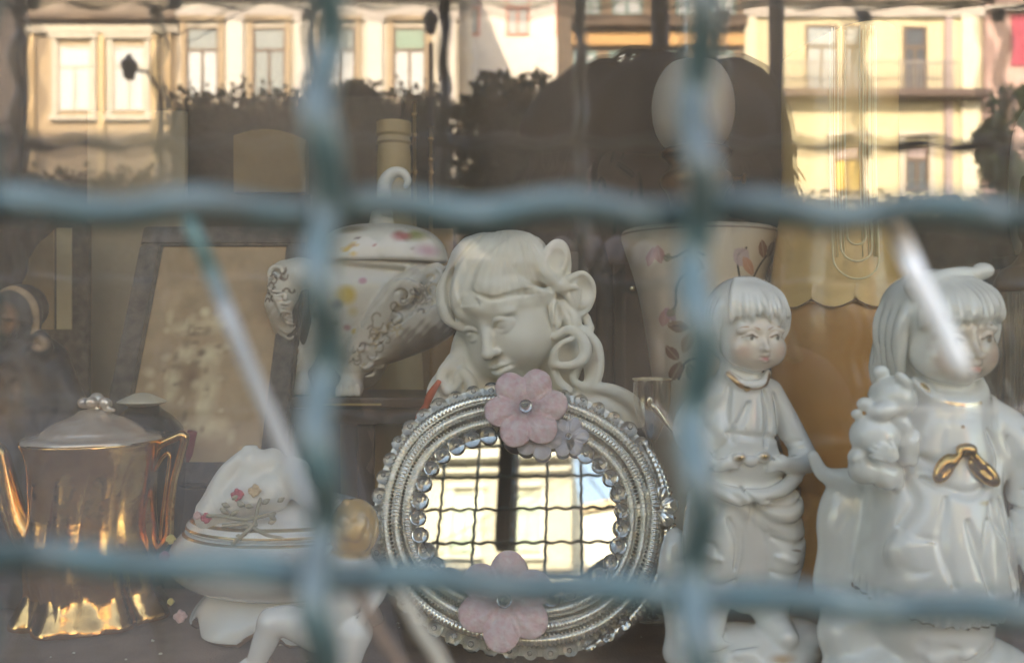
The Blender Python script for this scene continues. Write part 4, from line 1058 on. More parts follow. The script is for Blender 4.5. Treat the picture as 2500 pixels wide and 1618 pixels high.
    def hemgold(V, C):
        x, y, q = V[:,0], V[:,1], V[:,2]
        e = 1420+60*np.sqrt(np.clip(1-((x-2268)/215)**2, 0, 1))*np.clip(-q/190+.2, -.3, 1)
        a = (np.abs(y-e+1) < 5) & (q < 40) & (x > 2064) & (x < 2480) & (np.sin(x*.13)+np.sin(x*.047)*.8 > -.3); C[a, :3] = (.5, .28, .09); C[a, 3] = .9
    pn.append(hemgold)
    S.build('girl_body', m, root, paint=pn, base=(.83, .83, .79))
    # gold bow on the chest
    g = mat('gold_lustre', (.66, .38, .13), .22, metal=1)
    B = Sculpt(d, (2190, 2400), (1060, 1170), (-220, -80), h=2.2)
    B.ell((2288, 1078, -140), (24, 15, 16), k=3)
    B.ell((2238, 1122, -138), (21, 38, 14), k=4, rot=(0, 0, 30)); B.ell((2238, 1126, -154), (8, 22, 8), k=3, op='-', rot=(0, 0, 30))
    B.ell((2330, 1130, -136), (22, 46, 14), k=4, rot=(0, 0, -48)); B.ell((2326, 1126, -152), (7, 28, 8), k=3, op='-', rot=(0, 0, -48))
    B.tube([(2276, 1084, -144), (2254, 1108, -142)], [7, 12], k=5); B.tube([(2298, 1084, -144), (2318, 1110, -142)], [7, 12], k=5)
    B.build('gold_bow', g, root)
build_boy(); build_girl()
# ------------------------------------------------------------ oval mirror in a frame of blown glass
def build_mirror():
    d = 0.67; s = d/F
    root = thing('glass_framed_mirror', 'oval mirror in a beaded glass frame with pink glass flowers, before the bust', 'mirror', P(1268, 1256, d))
    root.rotation_euler = (Matrix.Rotation(math.radians(-3.7), 4, 'Z') @ Matrix.Rotation(math.radians(-18), 4, 'X') @ Matrix.Rotation(math.radians(7), 4, 'Y')).to_euler()
    clear = mat('clear_glass', (.98, .98, .97), .02, trans=.9, ior=1.5)
    ribg = mat('ribbed_glass', (1, .985, .94), .09, metal=.72, spec=.9, coat=1, noise=.8, nscale=210, col2=(.86, .80, .64))
    silver = mat('silvered_back', (.92, .88, .78), .22, metal=.35, bump=.5, bscale=220)
    mirr = mat('mirror_silver', (.50, .52, .51), .004, metal=1)
    pink = mat('pink_glass', (.93, .60, .62), .12, trans=.22, ior=1.4, spec=.6, noise=.8, nscale=240, col2=(.95, .80, .80), bump=.5, bscale=420)
    lav = mat('lavender_glass', (.90, .86, .94), .08, trans=.4, ior=1.45)
    wood = mat('easel_wood', (.10, .06, .035), .5)
    def oval(t, a, b, e=2.25):
        c, q = math.cos(t), math.sin(t)
        return (math.copysign(abs(c)**(2/e), c)*a*s, math.copysign(abs(q)**(2/e), q)*b*s)
    def even(a, b, n, e=2.25):
        q = [oval(2*math.pi*k/720, a, b, e) for k in range(721)]
        L = [0]
        for u, v in zip(q, q[1:]): L.append(L[-1]+math.hypot(v[0]-u[0], v[1]-u[1]))
        out = []; j = 0
        for k in range(n):
            t = L[-1]*k/n
            while L[j+1] < t: j += 1
            f = (t-L[j])/(L[j+1]-L[j]+1e-12); out.append((q[j][0]*(1-f)+q[j+1][0]*f, q[j][1]*(1-f)+q[j+1][1]*f))
        return out
    A, B = 240, 186
    def disc(pts, y0, y1):
        m = MB(); m.prism([(x, y0, z) for x, z in pts], (0, y1-y0, 0)); return m
    local_obj('mirror_plate', disc(even(A+8, B+8, 120), -.0015, .0005), mirr, root, False)
    m = MB(); ins = even(A+6, B+6, 160); outp = even(A+122, B+136, 160)
    for y in (.0000, .006):
        a = [m.bm.verts.new((x, y, z)) for x, z in ins]; b = [m.bm.verts.new((x, y+.004, z)) for x, z in outp]
        for k in range(160): m.bm.faces.new((a[k], a[(k+1)%160], b[(k+1)%160], b[k]))
    local_obj('silvered_frame_back', m, silver, root)
    local_obj('backing_board', disc(even(A+110, B+124, 90), .010, .014), wood, root, False)
    m = MB(); m.box((-.012, .013, -.105), (.012, .019, .05)); st = Matrix.Rotation(math.radians(38), 4, 'X')
    for v in m.bm.verts: v.co = Vector((0, .0, .04)) + st @ (v.co - Vector((0, .0, .04)))
    local_obj('easel_strut', m, wood, root, False)
    # ribbed bands
    rnd = random.Random(2)
    for i, (da, db, r) in enumerate(((34, 38, 15), (62, 70, 13), (88, 100, 14))):
        n = 1500
        c = even(A+da, B+db, n)
        pts = []; rad = []
        L = 0
        for k, (x, z) in enumerate(c):
            pts.append((x, -.004-.0012*(i == 1), z))
            w_ = 1 + (.15+.09*math.sin(k*.013+i*2))*math.sin(k*2*math.pi/7.5+1.5*math.sin(k*.05)) + .10*math.sin(k*.021+i)
            rad.append(r*s*w_)
        m = MB(); m.tube(pts, rad, 8, close=True)
        local_obj('ribbed_glass_band', m, ribg, root)
    # wide pale side strip on the photo's right, and short side leaves
    m = MB(); pts = []; rad = []
    for k in range(260):
        t = -1.05+1.75*k/259; x, z = oval(t, A+128, B+136)
        pts.append((x-.003, .006, z)); rad.append((s*(20+3*math.sin(k*1.0))*math.sin(math.pi*(k+6)/272)**.4, s*15))
    m.tube(pts, rad, 8); local_obj('side_glass_strip', m, ribg, root)
    # beads
    m = MB(); m.ball((0, 0, 0), (21*s, 17*s, 21*s), 18); m.ball((0, -15*s, 0), (7*s, 5*s, 7*s), 8)
    bead_me = None
    o0 = local_obj('glass_bead', m, clear, root)
    first = True
    def put(x, y, z, sc):
        nonlocal first
        if first: o = o0; first = False
        else: o = o0.copy(); COL.objects.link(o)
        o.parent = root; o.location = (x, y, z); o.scale = (sc,)*3; o.rotation_euler = (rnd.uniform(-.3, .3), 0, rnd.uniform(-.3, .3))
    for k, (x, z) in enumerate(even(A+8, B+8, 34)):
        put(x, -.006, z, rnd.uniform(.82, 1.05))
    for k, (x, z) in enumerate(even(A+112, B+126, 46)):
        if x > .03 and abs(z) < .055: continue
        put(x, .001, z, rnd.uniform(.85, 1.1))
    # flowers
    def flower(cx, cz, R, rot, tilt=0, mt=pink, name='pink_glass_flower', np_=6):
        f = bpy.data.objects.new(name, None); COL.objects.link(f); f.parent = root; f.location = (cx*s, -.016, cz*s); f.empty_display_size = .01
        f.rotation_euler = (tilt, 0, 0)
        for k in range(np_):
            a = rot+2*math.pi*k/np_
            m = MB(); u = Vector((math.cos(a), 0, math.sin(a))); v = Vector((-math.sin(a), 0, math.cos(a)))
            N = 22; K = 12; rows = []
            for i in range(K+1):
                rr = i/K
                row = []
                for j in range(N):
                    t = 2*math.pi*j/N
                    x = math.cos(t)*rr*R*.46; y = math.sin(t)*rr*R*.40
                    dep = -R*.10*(1-rr**2) + R*.03*math.sin(j*math.pi)*rr - (x/R*.25)*R*.5
                    ridge = R*.035*math.cos(13*math.atan2(y, x+R*.46)) * rr
                    p = u*(x+R*.56)+v*y+Vector((0, 1, 0))*(dep+ridge)
                    row.append(m.bm.verts.new(p*s))
                rows.append(row)
            for i in range(K):
                for j in range(N): m.bm.faces.new((rows[i][j], rows[i][(j+1)%N], rows[i+1][(j+1)%N], rows[i+1][j]))
            back = [m.bm.verts.new(vv.co + Vector((0, .0022, 0))) for vv in rows[K]]
            for j in range(N): m.bm.faces.new((rows[K][j], rows[K][(j+1)%N], back[(j+1)%N], back[j]))
            m.bm.faces.new(back[::-1])
            bmesh.ops.remove_doubles(m.bm, verts=m.bm.verts, dist=1e-7)
            o = local_obj('petal', m, mt, f); o.parent = f
            o.rotation_euler = (0, 0, 0)
        m = MB(); m.ball((0, -R*.26*s, 0), (R*.16*s, R*.12*s, R*.16*s), 12); local_obj('flower_centre', m, clear, f)
        return f
    flower(-16, 254, 102, .25)
    flower(-2, -204, 112, .55)
    for cx, cz, R, rot in ((20, 196, 62, .9), (96, 200, 50, .2)):
        f = flower(cx, cz, R, rot, mt=lav, name='lavender_glass_flower'); f.location.y = -.009
    f = flower(372, 60, 52, .3, mt=ribg, name='clear_glass_rosette'); f.location.y = -.004; f.location.x -= .014
build_mirror()
# ------------------------------------------------------------ gilt teapot
def build_teapot():
    d = 0.75
    gold = mat('lustre_gold', (.98, .56, .22), .17, metal=1, noise=.7, nscale=50, col2=(.66, .30, .09), bump=.25, bscale=110)
    pale = mat('lustre_rose', (.84, .77, .70), .22, metal=.45, noise=.8, nscale=34, col2=(.56, .38, .26), bump=.2, bscale=90)
    root = thing('gilt_teapot', 'shiny gold lustre teapot with fluted body, flower knobbed lid and angular handle', 'teapot', P(235, floor_y(d), d))
    def wob(a, y):
        t = max(0, min(1, (y-1080)/120)); b = max(0, min(1, (y-1250)/160))
        return 1 + .03*math.cos(8*a)*t + .07*t*abs(math.sin(5.5*a+1.1*math.sin(y*.011))) + .09*b*abs(math.sin(4*a+1.2*math.sin(y*.012))) + .02*math.cos(4*a)
    m = MB(); px_lathe(m, d, 228, [(100, 1503), (152, 1502), (160, 1490), (146, 1460), (134, 1425), (138, 1380), (141, 1330), (138, 1280), (136, 1210), (142, 1140), (154, 1098), (163, 1078), (156, 1071), (120, 1075)], 160, wob=wob, sub=160)
    m.build('teapot_body', gold, root, smooth=True)
    m = MB(); px_lathe(m, d, 228, [(160, 1074), (154, 1064), (124, 1058), (112, 1046), (80, 1026), (48, 1013), (34, 1002), (20, 998)], 80, wob=lambda a, y: 1+.02*math.cos(8*a), sub=40)
    lid = m.build('lid', pale, root, smooth=True)
    S = Sculpt(d, (180, 300), (945, 1020), (-50, 50), h=2)
    for k in range(5):
        a = k*2*math.pi/5+.3; S.ell((234+26*math.cos(a), 984-4*math.sin(a), -26*math.sin(a)), (15, 14, 14), k=3)
    S.ell((236, 972, 0), (17, 14, 17), k=4); S.tube([(234, 985, 0), (232, 1012, 0)], [14, 20], k=6); S.tube([(264, 996, -10), (282, 1000, -12)], [8, 5], k=5)
    S.build('knob', pale, lid)
    S = Sculpt(d, (-70, 140), (1080, 1400), (-60, 60), h=2.6)
    S.tube([(-16, 1090, 0), (4, 1110, 0), (18, 1180, 0), (38, 1260, 0), (78, 1330, 0), (120, 1372, 0)], [18, 18, 24, 30, 36, 40], k=8, n=30)
    for z in (-26, 0): S.groove([(2, 1140, z-20), (18, 1220, z-26), (50, 1300, z-30), (100, 1370, z-34)], 4, 5, n=16)
    S.tube([(84, 1300, -30), (118, 1325, -26), (120, 1365, -20), (90, 1385, -20)], [6, 8, 9, 6], k=5, n=16)
    S.build('spout', gold, root)
    m = MB(); px_tube(m, d, [(366, 1130, 0), (384, 1092, 0), (420, 1072, 0), (450, 1064, 0), (442, 1110, 0), (424, 1180, 0), (416, 1250, 0), (412, 1310, 0), (386, 1345, 0)],
            [(11), 11, 11, 12, 10, 10, 11, 12, 10], 12, sm=50); m.build('handle', gold, root, smooth=True)
    m = MB(); px_tube(m, d, [(378, 1150, 0), (398, 1116, 0), (414, 1112, 0), (406, 1190, 0), (396, 1270, 0), (392, 1320, 0)], [4, 5, 5, 5, 5, 4], 8, sm=30); m.build('inner_rail', gold, root, smooth=True)
# ------------------------------------------------------------ white tureen with roses
def build_tureen():
    d = 0.73
    m_ = mat('porcelain_tureen', rough=.22, coat=.4, attr=True)
    rose = mat('rose_glaze', (.52, .07, .11), .3, coat=.5); rose2 = mat('pale_rose_glaze', (.70, .42, .38), .3, coat=.5)
    leaf = mat('leaf_glaze', (.30, .27, .17), .4, noise=.6, nscale=120, col2=(.42, .38, .30)); yel = mat('yellow_glaze', (.62, .48, .16), .4)
    root = thing('rose_tureen', 'white lidded tureen on a scalloped foot, trimmed with gold lines and applied roses', 'tureen', P(700, floor_y(d), d))
    def foot(a, y):
        return 1 + .05*math.cos(6*a+.3)*max(0, min(1, (y-1430)/80))
    m = MB(); px_lathe(m, d, 700, [(176, 1430), (192, 1446), (216, 1478), (226, 1508), (216, 1520), (208, 1522), (196, 1510), (180, 1475), (120, 1440)], 160, fq=.8, wob=foot, sub=50)
    for v in m.bm.verts:                                   # arches cut up between the feet
        a = math.atan2((v.co.y-d)/.8, v.co.x-P(700, 0, d).x); zf = H+SHELF
        t = max(0, 1-(v.co.z-zf)/(95*d/F)); v.co.z += t*30*d/F*max(0, math.cos(6*a+.3+math.pi))**1.0
    o = m.build('scalloped_foot', m_, root, smooth=True)
    def rim(V, C):
        a = np.arctan2(V[:,2]/.8, V[:,0]-700); e = 1520-30*np.maximum(0, np.cos(6*a+.3+math.pi)); k = np.abs(V[:,1]-e+2) < 6
        C[k, :3] = (.40, .20, .10); C[k, 3] = .5
    paint_mesh(o, d, [rim], (.76, .74, .68))
    m = MB(); px_lathe(m, d, 700, [(120, 1440), (176, 1430), (236, 1410), (272, 1380), (280, 1350), (268, 1318), (246, 1292), (240, 1286), (228, 1284)], 220, fq=.8, sub=60)
    o = m.build('bowl', m_, root, smooth=True)
    def ring(y0, w, col, g):
        def f(V, C):
            k = np.abs(V[:,1]-y0) < w; C[k, :3] = col; C[k, 3] = g
        return f
    paint_mesh(o, d, [ring(1289, 3, (.36, .24, .10), .6), pdot((532, 1366, -150), (16, 7, 40), (.55, .15, .16), 0, .6), pdot((480, 1372, -130), (22, 5, 40), (.45, .45, .38), 0, .6)], (.76, .75, .71))
    m = MB(); px_lathe(m, d, 700, [(228, 1284), (238, 1276), (232, 1264), (214, 1246), (186, 1230), (150, 1218), (100, 1204), (50, 1198), (20, 1196), (0.01, 1196)], 220, fq=.8, sub=80)
    o = m.build('lid', m_, root, smooth=True); lid = o
    paint_mesh(o, d, [ring(1256, 3.2, (.36, .24, .10), .6), ring(1273, 2.5, (.42, .28, .12), .6)], (.77, .76, .72))
    # little putto lying over the lid, one hand stretched up
    S = Sculpt(d, (520, 860), (1070, 1260), (-190, 90), h=2.6)
    S.tube([(560, 1220, -110), (578, 1170, -118), (596, 1132, -120), (618, 1106, -120)], [36, 28, 21, 16], k=10, n=18)
    little_hand(S, (630, 1096, -122), rotm(-20, 0, 55), .95, .5, 1)
    S.tube([(550, 1235, -110), (620, 1200, -120), (690, 1180, -120)], [36, 46, 50], k=16, n=12)
    S.tube([(630, 1180, -120), (660, 1120, -110), (690, 1110, -100)], [30, 34, 30], k=16); S.ell((742, 1140, -110), (44, 40, 42), k=10); S.tube([(760, 1170, -110), (800, 1210, -110), (840, 1220, -90)], [30, 26, 20], k=12)
    S.build('reclining_putto', mat('bisque', (.74, .71, .65), .4, coat=.2), lid)
    rnd = random.Random(4)
    def roseat(x, y, q, r, mt, par, nm='rose'):
        S = Sculpt(d, (x-r*1.6, x+r*1.6), (y-r*1.6, y+r*1.6), (q-r*1.6, q+r*1.6), h=max(1.4, r/9))
        S.ell((x, y, q), (r*.55, r*.55, r*.6), k=2)
        for t in range(7):
            a0 = t*.9+rnd.uniform(-.2, .2); S.ell((x+r*.6*math.cos(a0), y+r*.6*math.sin(a0), q-r*.1), (r*.46, r*.30, r*.55), k=1.5, rot=(0, 0, 90-math.degrees(a0)+90))
        S.ell((x, y, q-r*.75), (r*.22, r*.22, r*.3), k=1, op='-')
        S.build(nm, mt, par)
    roseat(632, 1176, -168, 15, rose, lid); roseat(556, 1232, -150, 13, rose, lid); roseat(438, 1335, -90, 14, rose, root); roseat(482, 1468, -110, 16, rose2, root)
    roseat(536, 1226, -152, 10, rose2, lid); roseat(452, 1294, -90, 12, yel, root); roseat(452, 1440, -90, 9, yel, root); roseat(672, 1166, -172, 15, mat('peach_glaze', (.66, .46, .26), .4), lid)
    for pts in ([(560, 1226, -158), (600, 1224, -170), (650, 1230, -176), (720, 1216, -176)], [(625, 1284, -186), (650, 1262, -184), (672, 1240, -180), (680, 1200, -172), (690, 1170, -160)], [(650, 1235, -178), (700, 1262, -184), (735, 1270, -184)], [(600, 1245, -174), (640, 1240, -178), (680, 1240, -180)]):
        m = MB(); px_tube(m, d, pts, [4.5]*len(pts), 8, sm=20); m.build('twig', leaf, lid, smooth=True)
    for i in range(16):
        x = rnd.uniform(590, 740); y = rnd.uniform(1180, 1272); a = rnd.uniform(-.6, .6); L = rnd.uniform(16, 28)
        S_ = MB(); q = -182+abs(x-700)*.14; sc = d/F
        pts = [(x+L*t*math.cos(a), y+L*t*math.sin(a)) for t in (0, .3, .6, 1)]
        px_tube(S_, d, [(px, py, q-3) for px, py in pts], [(1.5, 1.5)[0], 6, 6, 1], 8); S_.build('leaf', leaf, lid, smooth=True)
# ------------------------------------------------------------ cherub seated before the tureen
def build_cherub():
    d = 0.635
    zf = floor_y(d)
    root = thing('porcelain_cherub', 'small naked white cherub with gilded hair, kneeling with its back turned beside the tureen', 'figurine', P(780, zf, d))
    m_ = mat('porcelain_cherub', rough=.2, coat=.5, attr=True)
    S = Sculpt(d, (560, 960), (1200, int(zf)+8), (-120, 120), h=2.6)
    S.ell((866, 1288, 0), (60, 72, 62), k=8)
    rnd = random.Random(8)
    for i in range(26):
        a = rnd.uniform(0, 6.28); r = rnd.uniform(0, 1)
        S.ell((866+52*r*math.cos(a), 1284+62*r*math.sin(a), -58*math.sqrt(max(0, 1-r*r))), (15, 15, 12), k=7)
    S.tube([(862, 1340, 6), (852, 1380, 0)], [36, 40], k=14)
    S.tube([(850, 1390, 0), (838, 1440, -4), (820, 1500, -8)], [62, 62, 60], k=20)
    S.tube([(800, 1390, 0), (768, 1410, -20), (742, 1400, -40), (722, 1372, -48)], [28, 24, 20, 16], k=12, n=12); little_hand(S, (716, 1360, -52), rotm(0, 0, -30), .6, .5, 1)
    S.tube([(898, 1392, 0), (925, 1430, -16), (906, 1472, -46)], [28, 24, 18], k=12, n=12); little_hand(S, (896, 1486, -54), rotm(0, 0, 200), .6, .5, 1)
    S.ell((800, 1530, -6), (56, 50, 50), k=16); S.ell((862, 1536, -14), (50, 48, 50), k=16)
    S.tube([(780, 1540, -20), (720, 1500, -50), (680, 1498, -60)], [44, 38, 32], k=14, n=12)
    S.tube([(680, 1498, -60), (660, 1550, -52), (636, 1600, -48), (620, zf-24, -48)], [32, 30, 22, 18], k=12, n=12)
    S.tube([(636, zf-22, -46), (606, zf-16, -62), (586, zf-12, -72)], [20, 18, 12], k=8, n=8)
    for j in range(5): S.ell((584-j*3+4, zf-14+j*1.5, -82+j*10), (9-j, 8-j, 7), k=3)
    S.tube([(862, 1540, -30), (850, 1600, -40), (830, zf-26, -30)], [46, 36, 26], k=14, n=10)
    S.tube([(830, zf-20, -30), (790, zf-14, -46)], [24, 16], k=8)
    S.groove([(832, 1500, -80), (832, 1560, -80)], 9, 7)
    S.half(1, zf, 1)
    gh = pdot((866, 1284, -6), (86, 84, 92), (.60, .36, .13), .1, .12)
    S.build('cherub_body', m_, root, paint=[gh, pdot((846, 1262, -56), (22, 24, 30), (.68, .56, .40), 0, 1), pdot((890, 1250, -50), (14, 16, 30), (.66, .52, .36), 0, 1)], base=(.78, .76, .73))  # two paler dots paint highlights onto the gilded hair
build_teapot(); build_tureen(); build_cherub()
def rings2(y, w, c):
    def f(V, C): k = np.abs(V[:,1]-y) < w; C[k, :3] = c
    return f
# ------------------------------------------------------------ painted urn on its dark stool
def build_urn():
    d = 0.92
    m_ = mat('porcelain_urn', rough=.3, coat=.25, attr=True)
    zt = 958.0
    root = thing('painted_urn', 'cream rococo covered urn with painted flowers, scrolled acanthus legs and a lion paw foot', 'urn', P(930, zt, d))
    S = Sculpt(d, (636, 1190), (560, 970), (-130, 130), h=2.6)
    S.ell((905, 720, 10), (150, 118, 100), k=10)
    S.ell((870, 800, 10), (110, 110, 80), k=30)
    S.ell((880, 880, 10), (60, 70, 56), k=24)
    S.ell((925, 648, 10), (146, 22, 100), k=8, rot=(0, 0, 4))
    # acanthus leg running down to the paw
    S.tube([(1120, 650, -20), (1108, 700, -40), (1070, 765, -60), (1000, 815, -76), (930, 852, -80), (888, 888, -80), (872, 925, -80)], [20, 46, 64, 54, 42, 30, 26], k=12, n=40)
    S.tube([(1070, 660, -50), (1000, 700, -86), (950, 770, -96), (890, 850, -98)], [16, 30, 36, 26], k=14, n=20)
    S.ell((872, 942, -92), (31, 26, 34), k=8)
    for i in range(4): S.ell((850+i*15, 948, -118), (8.5, 17, 15), k=3)
    for i in range(3): S.groove([(857+i*15, 925, -120), (856+i*16, 960, -136)], 3, 3)
    sp = lambda cx, cy, q, r0, t0, tn, dr, n=26: [(cx+(r0-dr*i/n)*math.cos(t0+tn*i/n), cy+(r0-dr*i/n)*math.sin(t0+tn*i/n), q-6*i/n) for i in range(n)]
    S.tube(sp(998, 728, -128, 34, 2.6, 7.2, 26), [9]*26, k=4)
    S.tube([(966, 715, -120), (1000, 694, -122), (1040, 712, -112), (1052, 752, -104)], [5, 8, 10, 8], k=5, n=16)
    S.tube([(1030, 765, -118), (1010, 790, -120), (980, 800, -124)], [8, 9, 5], k=5, n=10)
    for p in ([(1090, 680, -84), (1070, 730, -110), (1090, 780, -90)], [(1050, 775, -120), (1080, 800, -90), (1110, 790, -60)], [(1075, 660, -70), (1095, 690, -84), (1110, 720, -76)],
              [(920, 800, -128), (950, 800, -128), (975, 830, -110)], [(890, 830, -124), (920, 830, -126), (950, 870, -96)], [(880, 870, -110), (905, 850, -122), (935, 870, -100)], [(900, 790, -130), (896, 830, -128), (870, 880, -112)]):
        S.tube(p, [4, 7, 3], k=4, n=12); 
    for i in range(9):
        x = 1096-i*22; y = 700+i*20
        S.tube([(x, y, -96-i*2), (x+10, y+18, -112), (x-8, y+34, -118), (x-24, y+26, -116)], [3, 6, 5, 2], k=3, n=12)
        S.tube([(x+14, y+30, -96), (x+6, y+50, -92), (x-14, y+54, -98)], [3, 5, 2], k=3, n=8)
    rnd = random.Random(6)
    for i in range(26):
        x = rnd.uniform(890, 1100); y = 800-(x-890)*.5+rnd.uniform(-30, 60)
        S.groove([(x, y, -120), (x-14, y+20, -120), (x-34, y+30, -116)], 8, 3.6, n=8)
    # shell scroll on the photo's left running into its leg
    S.ell((704, 700, -40), (38, 62, 44), k=12); S.ell((744, 672, -40), (46, 36, 44), k=16)
    S.tube([(690, 742, -50), (708, 800, -52), (726, 850, -48), (742, 905, -46), (748, 945, -50)], [30, 26, 22, 18, 24], k=14, n=40)
    S.tube([(740, 660, -40), (800, 690, -60), (800, 780, -60), (760, 880, -40)], [24, 26, 24, 16], k=20, n=16)
    S.tube(sp(700, 672, -82, 20, 2.6, 6.8, 15), [6]*26, k=4); S.tube(sp(716, 730, -84, 16, .6, 6.4, 12), [5]*26, k=4)
    for i in range(9):
        S.tube([(672+i*4, 700+i*9, -74), (690+i*4, 716+i*9, -92), (716+i*3, 712+i*10, -88)], [2, 4, 2], k=3, n=8)
    for i in range(7): S.tube([(700+i*6, 800+i*16, -76), (724+i*4, 812+i*15, -80), (738+i*3, 796+i*16, -66)], [2, 4, 2], k=3, n=8)
    S.ell((748, 948, -56), (26, 20, 28), k=8)
    S.half(1, zt, 1)
    gd = (.30, .20, .12)
    pn = [pline([(944, 672, -90), (948, 700, -112), (930, 728, -120), (890, 780, -110), (838, 838, -90)], 6, (.34, .20, .08), .8, n=20), pline([(905, 655, -86), (990, 660, -90), (1066, 672, -60)], 2.5, (.5, .36, .18), .3),
          pdot((858, 724, -100), (36, 32, 60), (.60, .42, .06), 0, .5), pdot((836, 745, -100), (22, 18, 60), (.14, .13, .15), 0, .6), pdot((876, 762, -100), (20, 18, 60), (.58, .46, .2), 0, 1),
          pline([(838, 650, -86), (842, 680, -96), (826, 712, -96), (806, 734, -90)], 13, (.52, .28, .34), n=16), pline([(850, 640, -86), (856, 684, -96), (838, 720, -98)], 2.5, (.3, .2, .16), n=12), pdot((846, 640, -86), (20, 18, 60), (.7, .68, .6), 0, .7)]
    for (x_, y_, c_) in ((800, 700, (.5,.2,.26)), (815, 740, (.62,.44,.08)), (790, 770, (.2,.26,.08)), (900, 690, (.5,.24,.3)), (830, 790, (.24,.28,.1)), (860, 800, (.5,.2,.2)), (880, 810, (.6,.44,.1)), (780, 730, (.26,.2,.3))):
        pn.append(pdot((x_, y_, -90), (13, 10, 60), c_, 0, .5)); pn.append(pline([(x_-14, y_+12, -100), (x_, y_+4, -104), (x_+16, y_+12, -100)], 2.4, (.18, .2, .08)))
    for i in range(8):
        a = -2.2+i*.26; pn.append(pline([(856, 712, -104), (856+46*math.cos(a), 712+44*math.sin(a), -104)], 3.2, (.22, .28, .07)))
    pn += [pline([(962, 742, -134), (976, 712, -136), (1010, 700, -136), (1030, 730, -130)], 4, (.62, .46, .26), .7, n=20), pline([(1078, 720, -110), (1058, 760, -116), (1020, 790, -118)], 3, (.5, .38, .22), .6, n=12)]
    ru = random.Random(17)
    for i in range(46):                                   # brush drawn curls over the scrollwork
        t = ru.random(); x = 1090-200*t+ru.uniform(-20, 20); y = 668+200*t+ru.uniform(-26, 40); a0 = ru.uniform(0, 6.28); r0 = ru.uniform(8, 18)
        pts_ = [(x+r0*(1-.1*k)*math.cos(a0+k*.55), y+r0*(1-.1*k)*math.sin(a0+k*.55)) for k in range(7)]
        colr = (.14, .10, .07) if ru.random() < .7 else (.60, .44, .22)
        pn.append(lambda V, C, Q=[np.array(q) for q in pts_], colr=colr: _mix(C, (V[:, 2] < -20)*(1.6-np.min([np.linalg.norm(V[:, :2]-q, axis=1) for q in bez(Q, 18)], 0)/2.2), colr))
    for i in range(16):
        x = ru.uniform(672, 730); y = ru.uniform(650, 780); a0 = ru.uniform(0, 6.28); r0 = ru.uniform(6, 12)
        pts_ = [(x+r0*(1-.1*k)*math.cos(a0+k*.55), y+r0*(1-.1*k)*math.sin(a0+k*.55)) for k in range(7)]
        pn.append(lambda V, C, Q=[np.array(q) for q in pts_]: _mix(C, (V[:, 2] < -20)*(1.6-np.min([np.linalg.norm(V[:, :2]-q, axis=1) for q in bez(Q, 18)], 0)/2), (.16, .11, .08)))
    def grey(V, C):                                       # the applied scrolls turn greyer, and browner below
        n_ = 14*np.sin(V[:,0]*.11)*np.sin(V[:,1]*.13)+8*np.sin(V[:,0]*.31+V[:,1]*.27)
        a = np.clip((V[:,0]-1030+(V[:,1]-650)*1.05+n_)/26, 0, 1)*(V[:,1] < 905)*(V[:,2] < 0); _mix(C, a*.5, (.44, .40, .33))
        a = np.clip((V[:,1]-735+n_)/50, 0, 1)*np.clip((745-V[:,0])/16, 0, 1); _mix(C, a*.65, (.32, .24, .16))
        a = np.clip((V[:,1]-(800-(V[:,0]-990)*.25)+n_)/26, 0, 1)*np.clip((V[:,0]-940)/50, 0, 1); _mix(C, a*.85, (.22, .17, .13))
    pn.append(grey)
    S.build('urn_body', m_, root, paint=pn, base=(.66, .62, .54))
    # lid
    m = MB(); px_lathe(m, d, 930, [(158, 640), (162, 630), (152, 596), (122, 566), (76, 550), (34, 546), (30, 540), (26, 520), (20, 512), (0.01, 510)], 120, fq=.7, sub=60, q0=10)
    lid = m.build('lid', m_, root, smooth=True)
    ops = [pline([(780, 640, -90), (930, 650, -90), (1080, 648, -80)], 2.5, (.34, .26, .16), .3, n=12), pdot((1050, 618, -70), (44, 22, 80), (.60, .36, .42), 0, .8), pdot((1020, 580, -80), (50, 20, 80), (.28, .30, .10), 0, .6), pdot((990, 584, -80), (30, 18, 80), (.48, .16, .16), 0, .6), pdot((1000, 570, -80), (18, 8, 80), (.7, .66, .62), 0, .8)]
    ops += [pline([(800, 622, -90), (830, 606, -90), (858, 618, -92), (880, 606, -92), (908, 616, -92), (936, 604, -92)], 7, (.68, .42, .04), n=30), pline([(810, 596, -90), (860, 584, -90), (905, 596, -90), (960, 612, -90), (1040, 618, -80)], 3.2, (.18, .12, .12), n=24),
            pdot((880, 628, -92), (13, 9, 60), (.74, .48, .12), 0, .8), pdot((878, 606, -92), (7, 5, 60), (.5, .2, .2), 0, .8), pdot((930, 608, -92), (7, 5, 60), (.5, .2, .2), 0, .8), pdot((860, 566, -80), (60, 14, 80), (.30, .24, .16), 0, .6)]
    paint_mesh(lid, d, ops, (.70, .67, .60))
    S = Sculpt(d, (915, 1020), (400, 530), (-30, 30), h=2)
    S.tube([(944, 520, 0), (938, 480, 0), (940, 446, 0), (958, 424, 0), (982, 422, 0), (996, 440, 0), (990, 456, 0)], [16, 17, 17, 15, 12, 9, 6], k=4, n=50)
    S.build('scroll_finial', m_, lid, paint=[pline([(946, 416, -20), (934, 446, -20), (940, 470, -20)], 2.2, (.2, .16, .14), n=10), pline([(1000, 430, -14), (972, 434, -16), (966, 470, -18)], 2.6, (.2, .16, .14), n=10)], base=(.74, .73, .69))
    # stool
    wood = mat('ebonised_wood', (.050, .034, .024), .45, noise=.6, nscale=30, col2=(.10, .06, .04), bump=.3, bscale=160)
    st = thing('dark_stool', 'low dark wooden stool carrying the painted urn', 'stool', P(900, floor_y(d), d))
